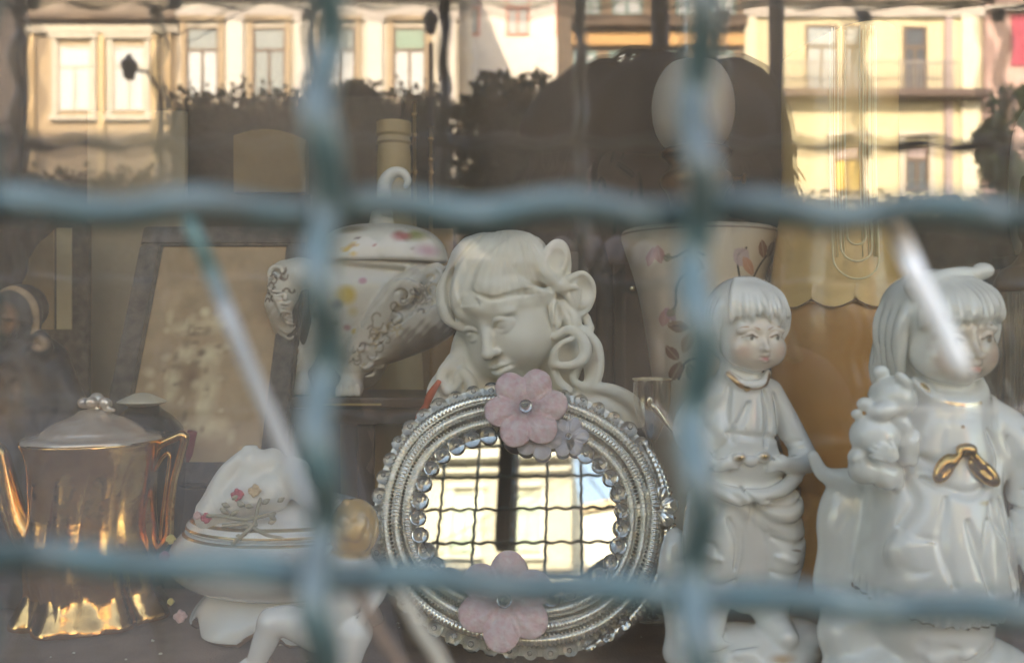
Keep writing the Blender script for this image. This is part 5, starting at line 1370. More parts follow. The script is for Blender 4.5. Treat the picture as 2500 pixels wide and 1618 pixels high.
    m = MB(); px_box(m, d, 690, 1190, 960, 984, -140, 150, bev=.002); px_box(m, d, 705, 1175, 986, 1022, -125, 135); m.build('seat', wood, st)
    m = MB(); px_box(m, d, 812, 952, 973, 977.5, -146, -140.5); m.build('brass_edge', mat('worn_brass', (.60, .44, .22), .35, metal=.8), st)
    for x in (725, 1150):
        for q in (-110, 120):
            m = MB(); px_box(m, d, x-18, x+18, 1023, floor_y(d), q-16, q+16, bev=.001); m.build('leg', wood, st)
    m = MB(); px_box(m, d, 892, 930, 1023, floor_y(d), -112, -90, bev=.001); m.build('centre_post', wood, st)
# ------------------------------------------------------------ oil lamp with painted ceramic body
def build_lamp():
    d = 0.90
    m_ = mat('ceramic_lamp', rough=.35, coat=.15, attr=True)
    zf = floor_y(d)
    root = thing('oil_lamp', 'oil lamp with frosted globe and flared cream body painted with brown leaves', 'lamp', P(1706, zf, d))
    m = MB(); px_lathe(m, d, 1706, [(150, 566), (178, 562), (187, 570), (188, 582), (180, 610), (160, 670), (142, 740), (128, 820), (116, 900), (108, 970), (108, 1040), (122, 1150), (138, 1250), (120, 1330), (110, 1370), (140, zf-14), (146, zf-2), (140, zf)], 360, sub=420)
    o = m.build('ceramic_body', m_, root, smooth=True)
    def on(x, y, r=160): return (x, y, -math.sqrt(max(10, r*r-(x-1706)**2)))
    pk, br, gr, st_ = (.50, .22, .24), (.24, .10, .06), (.20, .20, .13), (.05, .05, .05)
    ops = []
    rings = lambda y, w, c, g: (lambda V, C: (C.__setitem__((np.abs(V[:,1]-y) < w), np.array([*c, g], np.float32))))
    ops.append(rings(574, 2.6, (.30, .20, .14), .3))
    for L in ([(1598, 636), (1620, 640), (1650, 626), (1680, 636)], [(1672, 672), (1640, 684), (1628, 712), (1628, 750), (1612, 770)], [(1625, 795), (1660, 800)], [(1645, 890), (1665, 874), (1700, 872)], [(1650, 890), (1640, 920)], [(1840, 634), (1820, 660), (1800, 700)], [(1780, 620), (1760, 640), (1770, 690)]):
        Q = bez(L, 20)
        def f(V, C, Q=Q):
            D = np.full(len(V), 1e9)
            for a, b in zip(Q, Q[1:]):
                ba = b-a; t = np.clip(((V[:,:2]-a)@ba)/(ba@ba+1e-9), 0, 1); D = np.minimum(D, np.linalg.norm(V[:,:2]-a-t[:,None]*ba, axis=1))
            _mix(C, (V[:,2] < 0)*(3.2-D), st_)
        ops.append(f)
    def leafp(x, y, a, Ln, w, c):
        p, q = (x+Ln*math.cos(a), y+Ln*math.sin(a)), (x-Ln*math.cos(a), y-Ln*math.sin(a))
        def f(V, C):
            u = ((V[:,0]-x)*math.cos(a)+(V[:,1]-y)*math.sin(a))/Ln; v = (-(V[:,0]-x)*math.sin(a)+(V[:,1]-y)*math.cos(a))/w
            k = (np.abs(v) < 1-u*u) & (V[:,2] < 0) & (np.abs(u) < 1); _mix(C, k*(.88-.35*np.exp(-(v/.12)**2)), c)
        ops.append(f)
    for x, y, a, Ln, w, c in ((1662, 655, .5, 26, 14, br), (1826, 620, 1.2, 22, 13, br), (1852, 618, -1.1, 22, 11, (.2, .15, .14)), (1635, 797, .2, 24, 14, br), (1656, 835, 1.9, 26, 13, (.42, .24, .14)), (1625, 860, .9, 22, 12, br), (1634, 902, 2.0, 26, 14, br), (1668, 905, 1.2, 24, 13, gr),
                             (1572, 636, 1.7, 22, 9, pk), (1588, 632, 1.3, 22, 10, pk), (1608, 775, 1.8, 24, 12, pk), (1618, 770, .9, 20, 9, (.45, .26, .34)), (1770, 640, .6, 26, 20, (.52, .40, .42)), (1790, 660, .9, 26, 12, (.6, .26, .16)), (1800, 700, .4, 22, 12, br), (1668, 770, 1.6, 30, 10, gr), (1606, 640, .1, 10, 9, gr), (1620, 765, 2.4, 12, 9, gr)):
        leafp(x, y, a, Ln, w, c)
    for i in range(12): ops.append(pline([on(1788+i*6, 640+i*2), on(1800+i*6, 610+i*3)], 2, (.42, .38, .26)))
    paint_mesh(o, d, ops, (.68, .59, .47))
    brass = mat('dull_brass', (.32, .17, .08), .42, metal=.7, noise=.7, nscale=70, col2=(.12, .07, .04))
    m = MB(); px_lathe(m, d, 1700, [(150, 566), (120, 545), (90, 540), (76, 528), (64, 500), (72, 470), (86, 450), (84, 430), (64, 410), (72, 392), (84, 378), (80, 366), (60, 366)], 60, sub=80); m.build('burner', brass, root, smooth=True)
    m = MB(); px_tube(m, d, [(1770, 440, 0), (1810, 436, 0)], 5); px_ball(m, d, (1816, 436, 0), (6, 14, 14), 12); m.build('wick_key', brass, root, smooth=True)
    fro = mat('frosted_globe', (.66, .58, .50), .55, trans=.12, spec=.3)
    m = MB(); px_lathe(m, d, 1692, [(58, 366), (78, 346), (94, 312), (100, 262), (93, 214), (76, 178), (60, 160), (56, 160), (72, 182), (88, 216), (95, 262), (88, 312), (72, 342), (54, 362)], 80, sub=90); m.build('glass_globe', fro, root, smooth=True)
    ch = thin_glass('chimney_glass', (.80, .76, .70), .10)
    m = MB(); px_lathe(m, d, 1692, [(42, 362), (44, 300), (44, 200), (40, 150), (44, 60), (44, -60)], 48, sub=40); m.build('chimney', ch, root, smooth=True)
# ------------------------------------------------------------ amber glass vase
def build_amber():
    d = 0.84; zf = floor_y(d)
    root = thing('amber_glass_vase', 'tall amber glass cylinder vase with etched oval and a scalloped collar round its middle', 'vase', P(2050, zf, d))
    am = mat('amber_glass', (.92, .60, .24), .22, trans=.28, spec=.5, sss=.0, noise=.35, nscale=14, col2=(.82, .44, .14), stretch=(1, 1, .4), coat=.3)
    dk = mat('dark_amber_glass', (.70, .34, .11), .25, trans=.3, noise=.5, nscale=16, col2=(.58, .25, .07), coat=.3)
    m = MB(); px_lathe(m, d, 2048, [(128, 90), (134, 92), (136, 200), (134, 420), (140, 520), (150, 600), (160, 680), (160, 740), (150, 745), (146, 600), (130, 420), (130, 200), (128, 96)], 120, sub=0)
    sc = d/F
    for v in m.bm.verts:
        px = v.co.x/sc+1250; py = 809-(v.co.z-H)/sc
        if py < 150: v.co.z += (-(14) + (math.cos((px-2110)/150*1.3)-.75)*46)*sc
    m.build('upper_cylinder', am, root, smooth=True, angle=50)
    m = MB(); px_lathe(m, d, 2048, [(148, 746), (160, 746), (164, 800), (160, 900), (150, 1020), (130, 1120), (100, 1180), (90, 1220), (120, 1340), (150, zf-8), (150, zf)], 120, sub=80)
    m.build('lower_body', dk, root, smooth=True)
    m = MB(); c = P(2048, 0, d)
    N = 260; top = []; bot = []
    for k in range(N):
        a = 2*math.pi*k/N; r = 166*sc
        ph = (a*11/(2*math.pi)) % 1
        yb = 735+22*math.sin(math.pi*ph)**.7-(8 if ph < .06 or ph > .94 else 0)
        for lst, y, rr in ((top, 700, r-4*sc), (bot, yb, r+3*sc)):
            lst.append(((c.x+math.cos(a)*rr, d+math.sin(a)*rr, H+(809-y)*sc)))
    T_ = [m.bm.verts.new(p) for p in top]; B_ = [m.bm.verts.new(p) for p in bot]
    for k in range(N): m.bm.faces.new((T_[k], T_[(k+1)%N], B_[(k+1)%N], B_[k]))
    r = bmesh.ops.solidify(m.bm, geom=list(m.bm.faces), thickness=2*sc)
    col = m.build('scalloped_collar', am, root, smooth=True)
    m = MB(); px_tube(m, d, [(2048+170*math.cos(a), 736+18*abs(math.sin(a*5.5)), 170*math.sin(a)) for a in np.linspace(0, 2*math.pi, 220, endpoint=False)], 2.2, 6, close=True)
    m.build('scallop_edge', mat('brown_enamel', (.20, .10, .05), .4), col, smooth=True)
    et = mat('etched_glass', (.80, .66, .38), .3, coat=.4)
    for i, (w_, yb) in enumerate(((50, 690), (34, 650), (20, 612))):
        pts = []
        for t in np.linspace(0, 1, 60):
            a = t*math.pi
            if t < .3: x, y = -w_, 120+(yb-w_-120)*t/.3
            elif t > .7: x, y = w_, 120+(yb-w_-120)*(1-t)/.3
            else:
                b = (t-.3)/.4*math.pi; x, y = -w_*math.cos(b), yb-w_+w_*math.sin(b)
            R = 137 if y < 430 else 137+(y-430)*.09
            pts.append((2048-15+x, y, -math.sqrt(R*R-(x-15)**2)))
        m = MB(); px_tube(m, d, pts, 2.4, 6); m.build('etched_loop', et, root, smooth=True)
    m = MB()
    for x in (-46, -41, 38, 43, 47, -28, 26, 12):
        px_tube(m, d, [(2033+x, y, -math.sqrt((137 if y < 430 else 137+(y-430)*.09)**2-(x-15)**2)) for y in (110, 200, 300, 400, 520, 640)], 1.3, 5)
    o = m.build('etched_lines', et, root, smooth=True)
# ------------------------------------------------------------ frames, madonna and odds and ends at the back
def leaning_quad(mb, x0, x1, y0, y1, db, dt, th, inset=0):
    """a flat board leaning back: bottom edge at distance db, top edge at dt"""
    a, b = P(x0, y1, db), P(x1, y1, db); zt = H+(809-y0)*dt/F
    w_ = b.x-a.x
    A = Vector((a.x, db, a.z)); B = Vector((b.x, db, a.z)); Cc = Vector((b.x, dt, zt)); D = Vector((a.x, dt, zt))
    n = (B-A).cross(D-A).normalized()
    if n.y > 0: n = -n
    return A, B, Cc, D, n
def build_back():
    # print in a dark frame
    blk = mat('black_frame', (.045, .037, .032), .5, noise=.8, nscale=90, col2=(.13, .11, .09), bump=.5, bscale=300)
    root = thing('framed_print', 'sepia print of figures in a wide dark carved frame leaning back behind the teapot', 'picture frame', P(450, 1180, .84))
    A, B, C_, D, n = leaning_quad(None, 228, 690, 560, 1190, .83, .95, 0)
    def pt(u, v, h=0): return A+(B-A)*u+(D-A)*v+n*h
    W_ = (B-A).length; L_ = (D-A).length
    fw = .023; u0, v0 = fw/W_, fw/L_
    for (a, b, c, e) in ((0, 0, 1, v0), (0, 1-v0, 1, 1), (0, v0, u0, 1-v0), (1-u0, v0, 1, 1-v0)):
        m = MB(); m.prism([pt(a, b, -.004), pt(c, b, -.004), pt(c, e, -.004), pt(a, e, -.004)], n*.012)
        bmesh.ops.bevel(m.bm, geom=list(m.bm.edges), offset=.002, segments=2, affect='EDGES'); m.build('frame_rail', blk, root)
    m = MB(); N, K = 90, 130; g = [[m.bm.verts.new(pt(u0+(1-2*u0)*i/N, v0+(1-2*v0)*j/K, .002)) for j in range(K+1)] for i in range(N+1)]
    for i in range(N):
        for j in range(K): m.bm.faces.new((g[i][j], g[i+1][j], g[i+1][j+1], g[i][j+1]))
    pr = m.build('print', mat('old_print', rough=.6, attr=True, noise=.35, nscale=40, col2=(.20, .11, .05)), root)
    lt, dk = (.86, .68, .42), (.20, .11, .055)
    T = [pdot((430, 800, 0), (60, 26, 300), lt, 0, .9), pdot((495, 790, 0), (46, 34, 300), lt, 0, .9), pdot((440, 860, 0), (34, 30, 300), lt, 0, .7), pdot((500, 870, 0), (40, 40, 300), lt, 0, .8), pdot((478, 862, 0), (16, 14, 300), dk, 0, .9),
         pdot((440, 815, 0), (46, 10, 300), dk, 0, .9), pdot((510, 960, 0), (34, 90, 300), lt, 0, .8), pdot((420, 930, 0), (24, 60, 300), lt, 0, .8), pdot((462, 920, 0), (30, 50, 300), dk, 0, .9), pdot((380, 1050, 0), (90, 40, 300), dk, 0, 1), pdot((520, 1040, 0), (70, 36, 300), lt, 0, .9), pdot((470, 760, 0), (20, 18, 300), lt, 0, .6)]
    rb = random.Random(31)
    for i in range(60):                                   # broken tones of the worn engraving
        x = rb.gauss(455, 60); y = rb.uniform(760, 1090); T.append(pdot((x, y, 0), (rb.uniform(6, 20), rb.uniform(6, 24), 300), lt if rb.random() < .55 else dk, 0, 1.3))
    paint_mesh(pr, .87, T, (.50, .33, .18))
    board0 = MB(); px_box(board0, .83, 225, 692, 1192, floor_y(.83), -4, 60, bev=.002); tag(board0.build('dark_plinth_box', mat('dark_box', (.03, .025, .022), .7)), 'low dark box holding up the framed print', 'box')
    # pale framed drawing behind, tucked behind a dark cloth
    cr = mat('cream_mount', (.52, .42, .25), .7, noise=.3, nscale=20); tan = mat('tan_board', (.36, .24, .12), .8, noise=.5, nscale=18, col2=(.24, .15, .07), bump=.3, bscale=200)
    rt = thing('cream_mounted_drawing', 'tan drawing in a cream mount, half covered by the dark draped cloth', 'picture frame', P(110, 1000, 1.06))
    m = MB(); px_box(m, 1.06, -120, 216, 540, 1010, 0, 16); m.build('frame', blk, rt)
    m = MB(); px_box(m, 1.06, 140, 176, 556, 804, -4, -.5); m.build('cream_mount', cr, rt)
    m = MB(); px_box(m, 1.06, -110, 133, 556, 804, -4, -.5); m.build('drawing', tan, rt)
    cl = mat('dark_cloth', (.018, .016, .018), .9, noise=.5, nscale=14, col2=(.04, .03, .03), bump=.3, bscale=120)
    m = MB(); sc = 1.0/F
    N = 50; K = 30; rows = []
    for j in range(K+1):
        v = j/K; row = []
        y = -200+1000*v; x1 = 86 if y < 520 else 86-(y-520)*.42
        if 520 < y: x1 = 128-(y-560)*.62
        if y <= 520: x1 = 70+30*math.sin(y*.01)
        for i in range(N+1):
            x = -420+(x1+420)*i/N; row.append(m.bm.verts.new(P(x, y, 1.0)+Vector((0, .010*math.sin(x*.05)+.003*math.sin(x*.12+y*.01), 0))))
        rows.append(row)
    for j in range(K):
        for i in range(N): m.bm.faces.new((rows[j][i], rows[j][i+1], rows[j+1][i+1], rows[j+1][i]))
    bmesh.ops.solidify(m.bm, geom=list(m.bm.faces), thickness=.002)
    tag(m.build('dark_cloth', cl, None, smooth=True), 'dark draped cloth hanging at the far left edge of the display', 'cloth')
    # boards and boxes
    def board(name, label, cat, dd, x0, x1, y0, y1, q, mt, th=20):
        m = MB(); px_box(m, dd, x0, x1, y0, y1, q, q+th, bev=.001); tag(m.build(name, mt), label, cat)
    pale = mat('beige_board', (.42, .34, .23), .8, noise=.4, nscale=10, col2=(.22, .18, .12))
    board('beige_panel', 'tall plain beige panel standing behind the framed print', 'panel', 1.12, 212, 452, 270, floor_y(1.12), 0, pale)
    drk = mat('dark_box_wood', (.055, .042, .034), .5, noise=.6, nscale=20, col2=(.10, .07, .05), bump=.2)
    board('dark_cabinet', 'dark narrow cabinet standing against the back wall behind the urn', 'cabinet', 1.20, 462, 980, 236, floor_y(1.20), 0, drk, 60)
    m = MB(); ar = [P(570, 470, 1.14)] + [P(570+176*t, 345-30*math.sin(math.pi*(t*.8+.15)), 1.14) for t in np.linspace(0, 1, 16)] + [P(746, 470, 1.14)]
    m.prism(ar, (0, .02, 0)); tag(m.build('arched_board', mat('ochre_board', (.25, .17, .08), .7, noise=.4, nscale=16, col2=(.17, .11, .05))), 'small ochre board with an arched top standing behind the wire joint', 'board')
    o = bpy.data.objects['arched_board']; 
    m = MB(); px_box(m, 1.18, 560, 756, 472, floor_y(1.18), 10, 40); sb = m.build('board_stand', drk, o)
    board('cardboard_box', 'tan cardboard box seen between the legs of the dark stool', 'box', 1.15, 830, 1060, 905, floor_y(1.15), 0, tan, 120)
    board('upright_tan_card', 'upright tan card behind the lid of the painted urn', 'card', 1.10, 930, 1106, 556, floor_y(1.10), 0, mat('tan_card', (.42, .28, .15), .8, noise=.3, nscale=16), 8)
    # pillar candlestick
    t = thing('pillar_candlestick', 'ochre ribbed pillar candlestick rising behind the urn finial', 'candlestick', P(962, floor_y(1.05), 1.05))
    oc = mat('ochre_plaster', (.50, .36, .19), .6, noise=.4, nscale=40, col2=(.36, .24, .11))
    m = MB(); px_lathe(m, 1.05, 962, [(36, 306), (42, 300), (43, 330), (38, 336), (43, 350), (38, 356), (41, 380), (41, 470), (48, 620), (70, 900), (90, floor_y(1.05)), (60, floor_y(1.05))], 40); m.build('pillar', oc, t, smooth=True, angle=40)
    bras = mat('aged_brass', (.50, .33, .16), .35, metal=.8)
    for i, x in enumerate((1012, 1052)):
        t = thing('brass_rod_stand', ['thin brass rod stand close beside the ochre candlestick', 'thin brass rod stand further right of the ochre candlestick than its twin'][i], 'stand', P(x, floor_y(1.08), 1.08))
        m = MB(); px_tube(m, 1.08, [(x, 250+i*60, 0), (x, floor_y(1.08)-10, 0)], 5, 8)
        for y in (280+i*60, 330+i*60, 420): px_ball(m, 1.08, (x, y, 0), (8, 8, 8), 10)
        m.build('rod', bras, t, smooth=True)
        m = MB(); px_lathe(m, 1.08, x, [(40, floor_y(1.08)), (40, floor_y(1.08)-8), (8, floor_y(1.08)-22)], 24); m.build('foot', bras, t, smooth=True)
    # madonna
    d = .80; zf = floor_y(d)
    root = thing('madonna_figurine', 'dark painted wooden madonna with a cream edged hood, behind the teapot at the far left', 'figurine', P(70, zf, d))
    S = Sculpt(d, (-80, 210), (690, int(zf)+8), (-90, 110), h=2.8)
    S.frame((56, 776, -14), rotm(24, 16, 12), .52); head_base(S, nose=.9); S.ell((0, 40, -30), (112, 112, 110), k=10)
    S.frame()
    S.tube([(20, 716, -20), (60, 712, -30), (96, 736, -30), (104, 780, -26), (100, 816, -26)], [10, 12, 12, 11, 10], k=8, n=30)
    S.tube([(96, 820, -30), (120, 820, -36), (136, 838, -40), (132, 856, -40), (112, 852, -44)], [12, 14, 13, 11, 8], k=6, n=20)
    S.ell((60, 900, 6), (110, 90, 66), k=24); S.ell((66, 1040, 8), (130, 170, 78), k=30); S.tube([(70, 1100, 6), (76, zf, 6)], [130, 140], k=30)
    S.ell((30, 960, -64), (64, 80, 34), k=20); S.tube([(150, 920, -10), (180, 1000, -20), (150, 1050, -60), (90, 1060, -80)], [36, 38, 30, 22], k=16, n=14)
    for p in ([(110, 910, -60), (140, 1000, -80), (144, 1100, -80)], [(40, 880, -70), (10, 960, -80), (20, 1060, -90)], [(80, 930, -80), (90, 1010, -90), (70, 1090, -90)]): S.groove(p, 10, 11, n=12)
    S.half(1, zf, 1)
    T_ = lambda p: np.array(p)
    pn = [pdot((60, 930, -60), (90, 60, 80), (.10, .055, .035), 0, .6), pdot((50, 778, -60), (34, 46, 40), (.30, .15, .09), 0, .5), pdot((60, 782, -66), (16, 8, 20), (.08, .04, .03), 0, .8),
          pline([(22, 708, -34), (60, 704, -44), (98, 730, -44), (112, 776, -40), (104, 812, -36)], 11, (.46, .32, .20), n=24), pdot((124, 838, -50), (26, 22, 40), (.44, .28, .18), 0, .5),
          pline([(110, 914, -70), (130, 960, -84), (146, 1020, -90), (150, 1090, -90)], 4, (.50, .42, .14), .4, n=16), pline([(112, 912, -70), (150, 926, -60), (170, 940, -50)], 3, (.4, .34, .12), .4), pdot((60, 1000, -90), (60, 90, 60), (.16, .09, .055), 0, .7)]
    S.build('madonna_body', mat('painted_wood', rough=.5, attr=True, noise=.4, nscale=60, col2=(.05, .03, .02)), root, paint=pn, base=(.030, .034, .045))
    # small covered black bowl
    d = .82
    t = thing('black_covered_bowl', 'small black bowl with a white topped lid, half hidden behind the teapot', 'bowl', P(352, floor_y(d), d))
    bk = mat('black_glaze', (.02, .02, .022), .25, coat=.4)
    m = MB(); px_lathe(m, d, 352, [(40, floor_y(d)), (50, floor_y(d)-20), (84, 1300), (96, 1160), (92, 1060), (86, 1056)], 60, sub=40); m.build('bowl', bk, t, smooth=True)
    m = MB(); px_lathe(m, d, 352, [(88, 1054), (90, 1046), (70, 1020), (44, 1000), (34, 990)], 60, sub=30); l = m.build('lid', bk, t, smooth=True)
    m = MB(); px_lathe(m, d, 346, [(34, 990), (52, 984), (56, 978), (30, 966), (16, 960), (0.01, 958)], 40, sub=24); m.build('white_knob', mat('ivory_glaze', (.62, .56, .44), .3, coat=.4), l, smooth=True)
    m = MB(); px_tube(m, d+.02, [(470, 1052, 0), (452, 1120, 4), (440, 1200, 0), (452, 1300, 6), (430, 1400, 0)], [(10, 3)]*0 or [12, 15, 14, 15, 12], 8, sm=30)
    tag(m.build('red_ribbon', mat('red_satin', (.26, .02, .03), .5), smooth=True), 'crimson twisted ribbon hanging behind the teapot handle', 'ribbon')
    m = MB(); px_tube(m, .76, [(1072, 930, 10), (1050, 965, -4), (1040, 990, 6), (1024, 1020, -4), (1030, 1060, 4), (1010, 1110, 0)], [6, 10, 8, 10, 8, 9], 10, sm=20)
    tag(m.build('orange_cord', mat('orange_cord', (.55, .10, .04), .6), smooth=True), 'orange red cord showing between the bust curls and the mirror frame', 'cord')
    # slanting slab of picture glass next to the tureen
    m = MB(); m.prism([P(498, 1205, .80), P(512, 1212, .80), P(452, 1335, .78), P(438, 1328, .78)], (0, .03, 0)); m.prism([P(515, 1212, .80), P(520, 1225, .80), P(470, 1340, .78), P(458, 1335, .78)], (0, .02, 0))
    tag(m.build('slanting_book', mat('blue_grey_cloth', (.20, .23, .26), .6)), 'small blue grey book leaning between the teapot and the tureen', 'book')
    # long drapes of the bed behind, right of the bust
    m = MB(); px_tube(m, 1.1, [(1420, 500, 0), (1440, 590, 0), (1470, 680, 0), (1480, 800, 0), (1460, floor_y(1.1), 0)], [28, 30, 26, 24, 28], 12, sm=30)
    tag(m.build('grey_draped_fabric', mat('grey_fabric', (.16, .13, .11), .85, noise=.5, nscale=30, col2=(.08, .06, .05)), smooth=True), 'grey brown rolled fabric standing upright right of the bust bow', 'fabric')
    m = MB(); px_box(m, 1.05, 1384, 1412, 614, floor_y(1.05), 0, 60, bev=.002); tag(m.build('grey_book_spine', mat('book_cloth', (.19, .16, .14), .7)), 'tall grey book standing behind the bow of the bust', 'book')
    m = MB(); px_ball(m, 1.0, (1545, 704, 0), (9, 9, 9), 14); b = m.build('brass_knob', mat('bright_brass', (.85, .70, .45), .2, metal=1), smooth=True)
    m = MB(); px_box(m, 1.0, 1500, 1600, 640, floor_y(1.0), 12, 30, bev=.002); cd = m.build('cabinet_door', drk, None)
    tag(cd, 'dark cabinet door with a small bright brass knob, left of the ceramic lamp', 'cabinet door'); b.parent = cd
    # glassware
    cg = thin_glass('glassware', (.90, .88, .84), .12)
    t = thing('wine_glass', 'clear wine glass with a flared bowl standing between the mirror and the boy', 'glass', P(1590, floor_y(.74), .74))
    m = MB(); px_lathe(m, .74, 1592, [(46, 925), (46, 940), (44, 990), (36, 1020), (14, 1070), (5, 1100), (4, 1300), (5, floor_y(.74)-30), (40, floor_y(.74)-4), (42, floor_y(.74))], 48, sub=60); m.build('glass_bowl', cg, t, smooth=True)
    m = MB(); px_tube(m, .74, [(1592+46*math.cos(a), 925, 46*math.sin(a)) for a in np.linspace(0, 2*math.pi, 48, endpoint=False)], 2, 6, close=True); m.build('rim', mat('gilt_rim', (.6, .5, .35), .3, metal=.6), t, smooth=True)
    t = thing('gilt_spoon', 'slender tarnished spoon leaning against the wine glass', 'spoon', P(1640, 1045, .71))
    m = MB(); px_tube(m, .71, [(1590, 985, 0), (1602, 1000, 0), (1640, 1050, 0), (1668, 1090, 0)], [5, 9, 3, 3], 8, sm=20); m.build('handle', mat('tarnished_silver', (.62, .54, .40), .25, metal=1), t, smooth=True)
    m = MB(); px_ball(m, .71, (1586, 980, 0), (8, 13, 4), 12); m.build('spoon_bowl', mat('tarnished_silver'), t, smooth=True)
    t = thing('cut_crystal_vase', 'fluted crystal vase under a brown lid at the right edge of the display', 'vase', P(2530, floor_y(.76), .76))
    m = MB(); px_lathe(m, .76, 2530, [(84, 712), (88, 730), (80, 900), (92, 1050), (110, 1200), (90, 1400), (70, floor_y(.76))], 72, wob=lambda a, y: 1+.05*abs(math.sin(6*a)), sub=60); m.build('crystal_body', mat('crystal', (.86, .80, .70), .06, trans=.85, ior=1.5, coat=.5), t, smooth=True)
    m = MB(); px_lathe(m, .76, 2530, [(92, 712), (96, 700), (80, 660), (50, 640), (30, 600), (40, 560), (34, 440), (20, 430)], 48, sub=50); m.build('brown_lid', mat('brown_lacquer', (.12, .075, .045), .35, coat=.3), t, smooth=True)
    t = thing('ivory_jar', 'pale ivory jar with a brown line, on the dark shelf at the right', 'jar', P(2590, 620, .98))
    m = MB(); px_lathe(m, .98, 2590, [(96, 620), (108, 560), (112, 470), (110, 380), (98, 300), (70, 250), (40, 240)], 60, sub=40); o = m.build('jar_body', mat('porcelain_jar', rough=.3, attr=True), t, smooth=True)
    paint_mesh(o, .98, [rings2(405, 4, (.3, .18, .1))], (.66, .62, .52))
    board('jar_shelf', 'dark shelf bracket carrying the ivory jar', 'shelf', .98, 2480, 2800, 622, 650, -90, drk, 200)
    board('shelf_upright', 'dark upright holding the jar shelf off the display floor', 'post', .98, 2700, 2760, 652, floor_y(.98), -40, drk, 60)
build_urn(); build_lamp(); build_amber(); build_back()
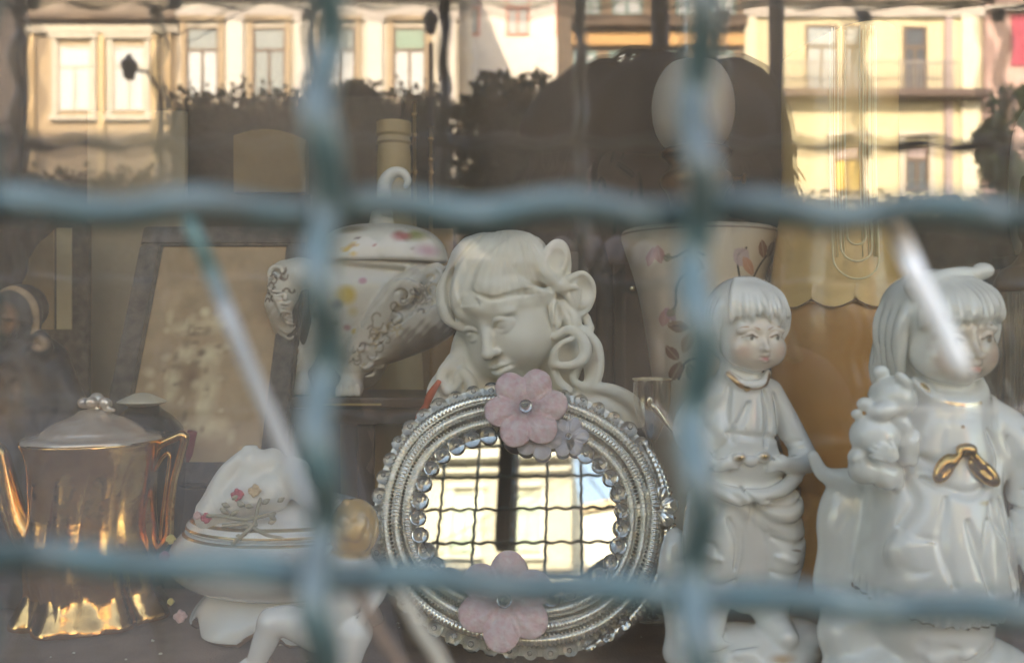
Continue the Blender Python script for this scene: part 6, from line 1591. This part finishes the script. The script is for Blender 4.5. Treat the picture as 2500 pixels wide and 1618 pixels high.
# ------------------------------------------------------------ the photographer, seen only as a dark reflection
def build_person():
    O = (.132, -.36, H+.120)
    s = .00082
    skin = mat('skin', (.42, .27, .20), .5, sss=.05); hairm = mat('dark_hair', (.016, .011, .008), .8, spec=.15)
    coat = mat('dark_wool_coat', (.018, .018, .022), .9, bump=.3, bscale=600); trou = mat('dark_trousers', (.02, .022, .03), .85)
    root = thing('person', 'person with tousled dark hair in a dark coat, holding a camera up', 'person', (O[0], O[1], 0))
    yf = (O[2])/s
    def sc(x, y, q, h): return Sculpt(1, x, y, q, h=h, flip=True, origin=O, scale=s)
    S = sc((-330, 330), (-190, int(yf)+10), (-400, 160), 8)
    S.frame((0, 0, 0), rotm(-14, 6, 4), 1.0); head_base(S); ear(S, 1); ear(S, -1)
    S.frame()
    S.tube([(0, 90, 20), (0, 190, 40)], [62, 66], k=20)
    S.tube([(0, 230, 50), (0, 420, 50), (0, 640, 50), (0, 760, 50)], [130, 150, 125, 140], k=50)
    for sx in (-1, 1):
        S.tube([(sx*150, 240, 50), (sx*215, 420, 10), (sx*190, 560, -20)], [62, 52, 44], k=30)
        hand = (-164+sx*78, 150, -334)
        S.tube([(sx*190, 560, -20), ((sx*190+hand[0])*.5, 380, -190), (hand[0], 196, -322)], [44, 36, 26], k=10)
        S.tube([(sx*70, 760, 50), (sx*78, 1200, 40), (sx*80, yf-60, 60)], [92, 66, 44], k=30)
        S.tube([(sx*80, yf-34, 70), (sx*86, yf-26, -60)], [34, 28], k=20)
    S.half(1, yf-1, 1)
    S.build('body', skin, root)
    # the two hands closed round the camera, finer mesh of the same skin
    for sx in (-1, 1):
        hx = -164+sx*78; Y = 54; Q = -206
        Hd = sc((hx-90, hx+90), (60, 250), (-440, -260), 3.2)
        Hd.tube([(hx, 190+Y, -112+Q), (hx, 150+Y, -120+Q)], [28, 27], k=8)
        Hd.ell((hx, 112+Y, -128+Q), (36, 44, 22), k=12)
        for i, L in enumerate((54, 60, 56, 44)):
            x = hx-30+i*19
            Hd.tube([(x, 86+Y, -132+Q), (x-sx*4, 60-L*.2+Y, -150+Q), (x-sx*12, 50-L*.25+Y, -178+Q), (x-sx*18, 60-L*.2+Y, -196+Q)], [10.5, 9.5, 8.5, 7], k=4)
        Hd.tube([(hx-sx*30, 120+Y, -130+Q), (hx-sx*50, 96+Y, -150+Q), (hx-sx*54, 74+Y, -168+Q)], [12, 10.5, 8.5], k=6)
        Hd.build('hand', skin, root)
    Cc = sc((-340, 340), (130, int(yf)-500), (-400, 230), 9)
    Cc.tube([(0, 190, 46), (0, 240, 50), (0, 420, 50), (0, 700, 50), (0, 1050, 50)], [88, 150, 172, 170, 220], k=40)
    for sx in (-1, 1):
        Cc.tube([(sx*150, 240, 50), (sx*222, 420, 10), (sx*198, 566, -20)], [80, 68, 60], k=30)
        hand = (-164+sx*78, 150, -334)
        Cc.tube([(sx*194, 566, -20), ((sx*194+hand[0])*.5, 384, -190), (hand[0], 226, -310)], [58, 50, 38], k=14)
        Cc.groove([(sx*110, 300, -110), (sx*120, 600, -120), (sx*130, 900, -150)], 10, 14)
    Cc.groove([(0, 260, -120), (0, 1050, -170)], 10, 9)
    Cc.half(1, 1060, 1); Cc.build('coat', coat, root)
    T = sc((-230, 230), (900, int(yf)+4), (-160, 190), 9)
    for sx in (-1, 1): T.tube([(sx*72, 900, 50), (sx*82, 1300, 42), (sx*84, yf-60, 60)], [108, 84, 62], k=20)
    T.half(1, yf-30, 1); T.build('trousers', trou, root)
    Hh = sc((-260, 260), (-230, 240), (-190, 240), 5)
    Hh.frame((0, 0, 0), rotm(-14, 6, 4), 1.0)
    Hh.ell((0, 56, -26), (112, 106, 122), k=10); Hh.ell((0, -30, -60), (108, 120, 80), k=30)
    rnd = random.Random(11)
    for i in range(80):
        a = rnd.uniform(-2.6, 2.6); 
        p0 = (30*math.sin(a), 138, -20); p1 = (106*math.sin(a), 104+rnd.uniform(-10, 20), 70*math.cos(a)-20); p2 = (122*math.sin(a)+rnd.uniform(-22, 22), 20+rnd.uniform(-30, 20), 90*math.cos(a)*.9-30); p3 = (120*math.sin(a)+rnd.uniform(-26, 26), -60+rnd.uniform(-40, 30), 76*math.cos(a)-50)
        if math.cos(a) > .55: p2 = (p2[0], 60, 112); p3 = (p3[0], 44, 110)
        Hh.tube([p0, p1, p2, p3], [12, 20, 16, 5], k=8, n=10)
    Hh.build('hair', hairm, root)
    m = MB(); rnd = random.Random(21)
    for i in range(300):                                   # loose curling strands
        a = rnd.uniform(-math.pi, math.pi); e = rnd.uniform(-.5, 1.3)
        d0 = Vector((math.sin(a)*math.cos(e), math.cos(a)*math.cos(e)*.9, math.sin(e)))
        p = Vector(O)+Vector((0, -.02, .03))+Vector((d0.x*.092, d0.y*.09, d0.z*.092))
        side = d0.cross(Vector((rnd.gauss(0, 1), rnd.gauss(0, 1), rnd.gauss(0, 1)))).normalized(); L = rnd.uniform(.03, .085); w_ = rnd.uniform(2.0, 5.5); r = rnd.uniform(.006, .014); pts = []
        for k in range(13):
            t = k/12; pts.append(p+d0*L*(t*.7-.25*t*t)+side*(r*math.sin(w_*t)+L*.55*t)+Vector((0, 0, r*math.cos(w_*t)-r-L*.35*t*t)))
        m.tube(pts, [.0013]*12+[.0007], 4)
    for i in range(70):                                    # thicker curls standing off the head
        a = rnd.uniform(-2.2, 2.2); e = rnd.uniform(-.2, 1.4)
        d0 = Vector((math.sin(a)*math.cos(e), math.cos(a)*math.cos(e)*.5, math.sin(e))).normalized(); side = d0.cross(Vector((0, 1, 0))).normalized()*rnd.choice((-1, 1))
        p = Vector(O)+Vector((0, -.02, .03))+Vector((d0.x*.086, d0.y*.085, d0.z*.088)); R = rnd.uniform(.012, .03); pts = []
        for k in range(14):
            t = k/13*3.6; pts.append(p+d0*R*math.sin(t)*.9+side*R*(1-math.cos(t))*.8+Vector((0, rnd.gauss(0, .0006), 0)))
        m.tube(pts, [.0026]*8+[.002, .0018, .0015, .0012, .001, .0007], 6)
    m.build('loose_strands', hairm, root)
    c = thing('compact_camera', 'black compact camera held up by the photographer', 'camera', (0, -.05, H-.035))
    bl = mat('camera_black', (.012, .012, .012), .4)
    m = MB(); m.box((-.062, -.078, H-.036), (.062, -.040, H+.040), bev=.004); m.build('camera_body', bl, c)
    m = MB(); m.lathe([(.030, 0), (.031, .004), (.029, .02), (.029, .030), (.024, .033)], (0, 0, 0), 40, M=Matrix.Rotation(math.radians(-90), 4, 'X').to_3x3())
    for v in m.bm.verts: v.co += Vector((0, -.0395, H))
    m.build('lens_barrel', bl, c, smooth=True, angle=40)
    m = MB(); m.box((.03, -.07, H+.0402), (.05, -.05, H+.047), bev=.002); m.build('shutter_button', bl, c)
build_person()
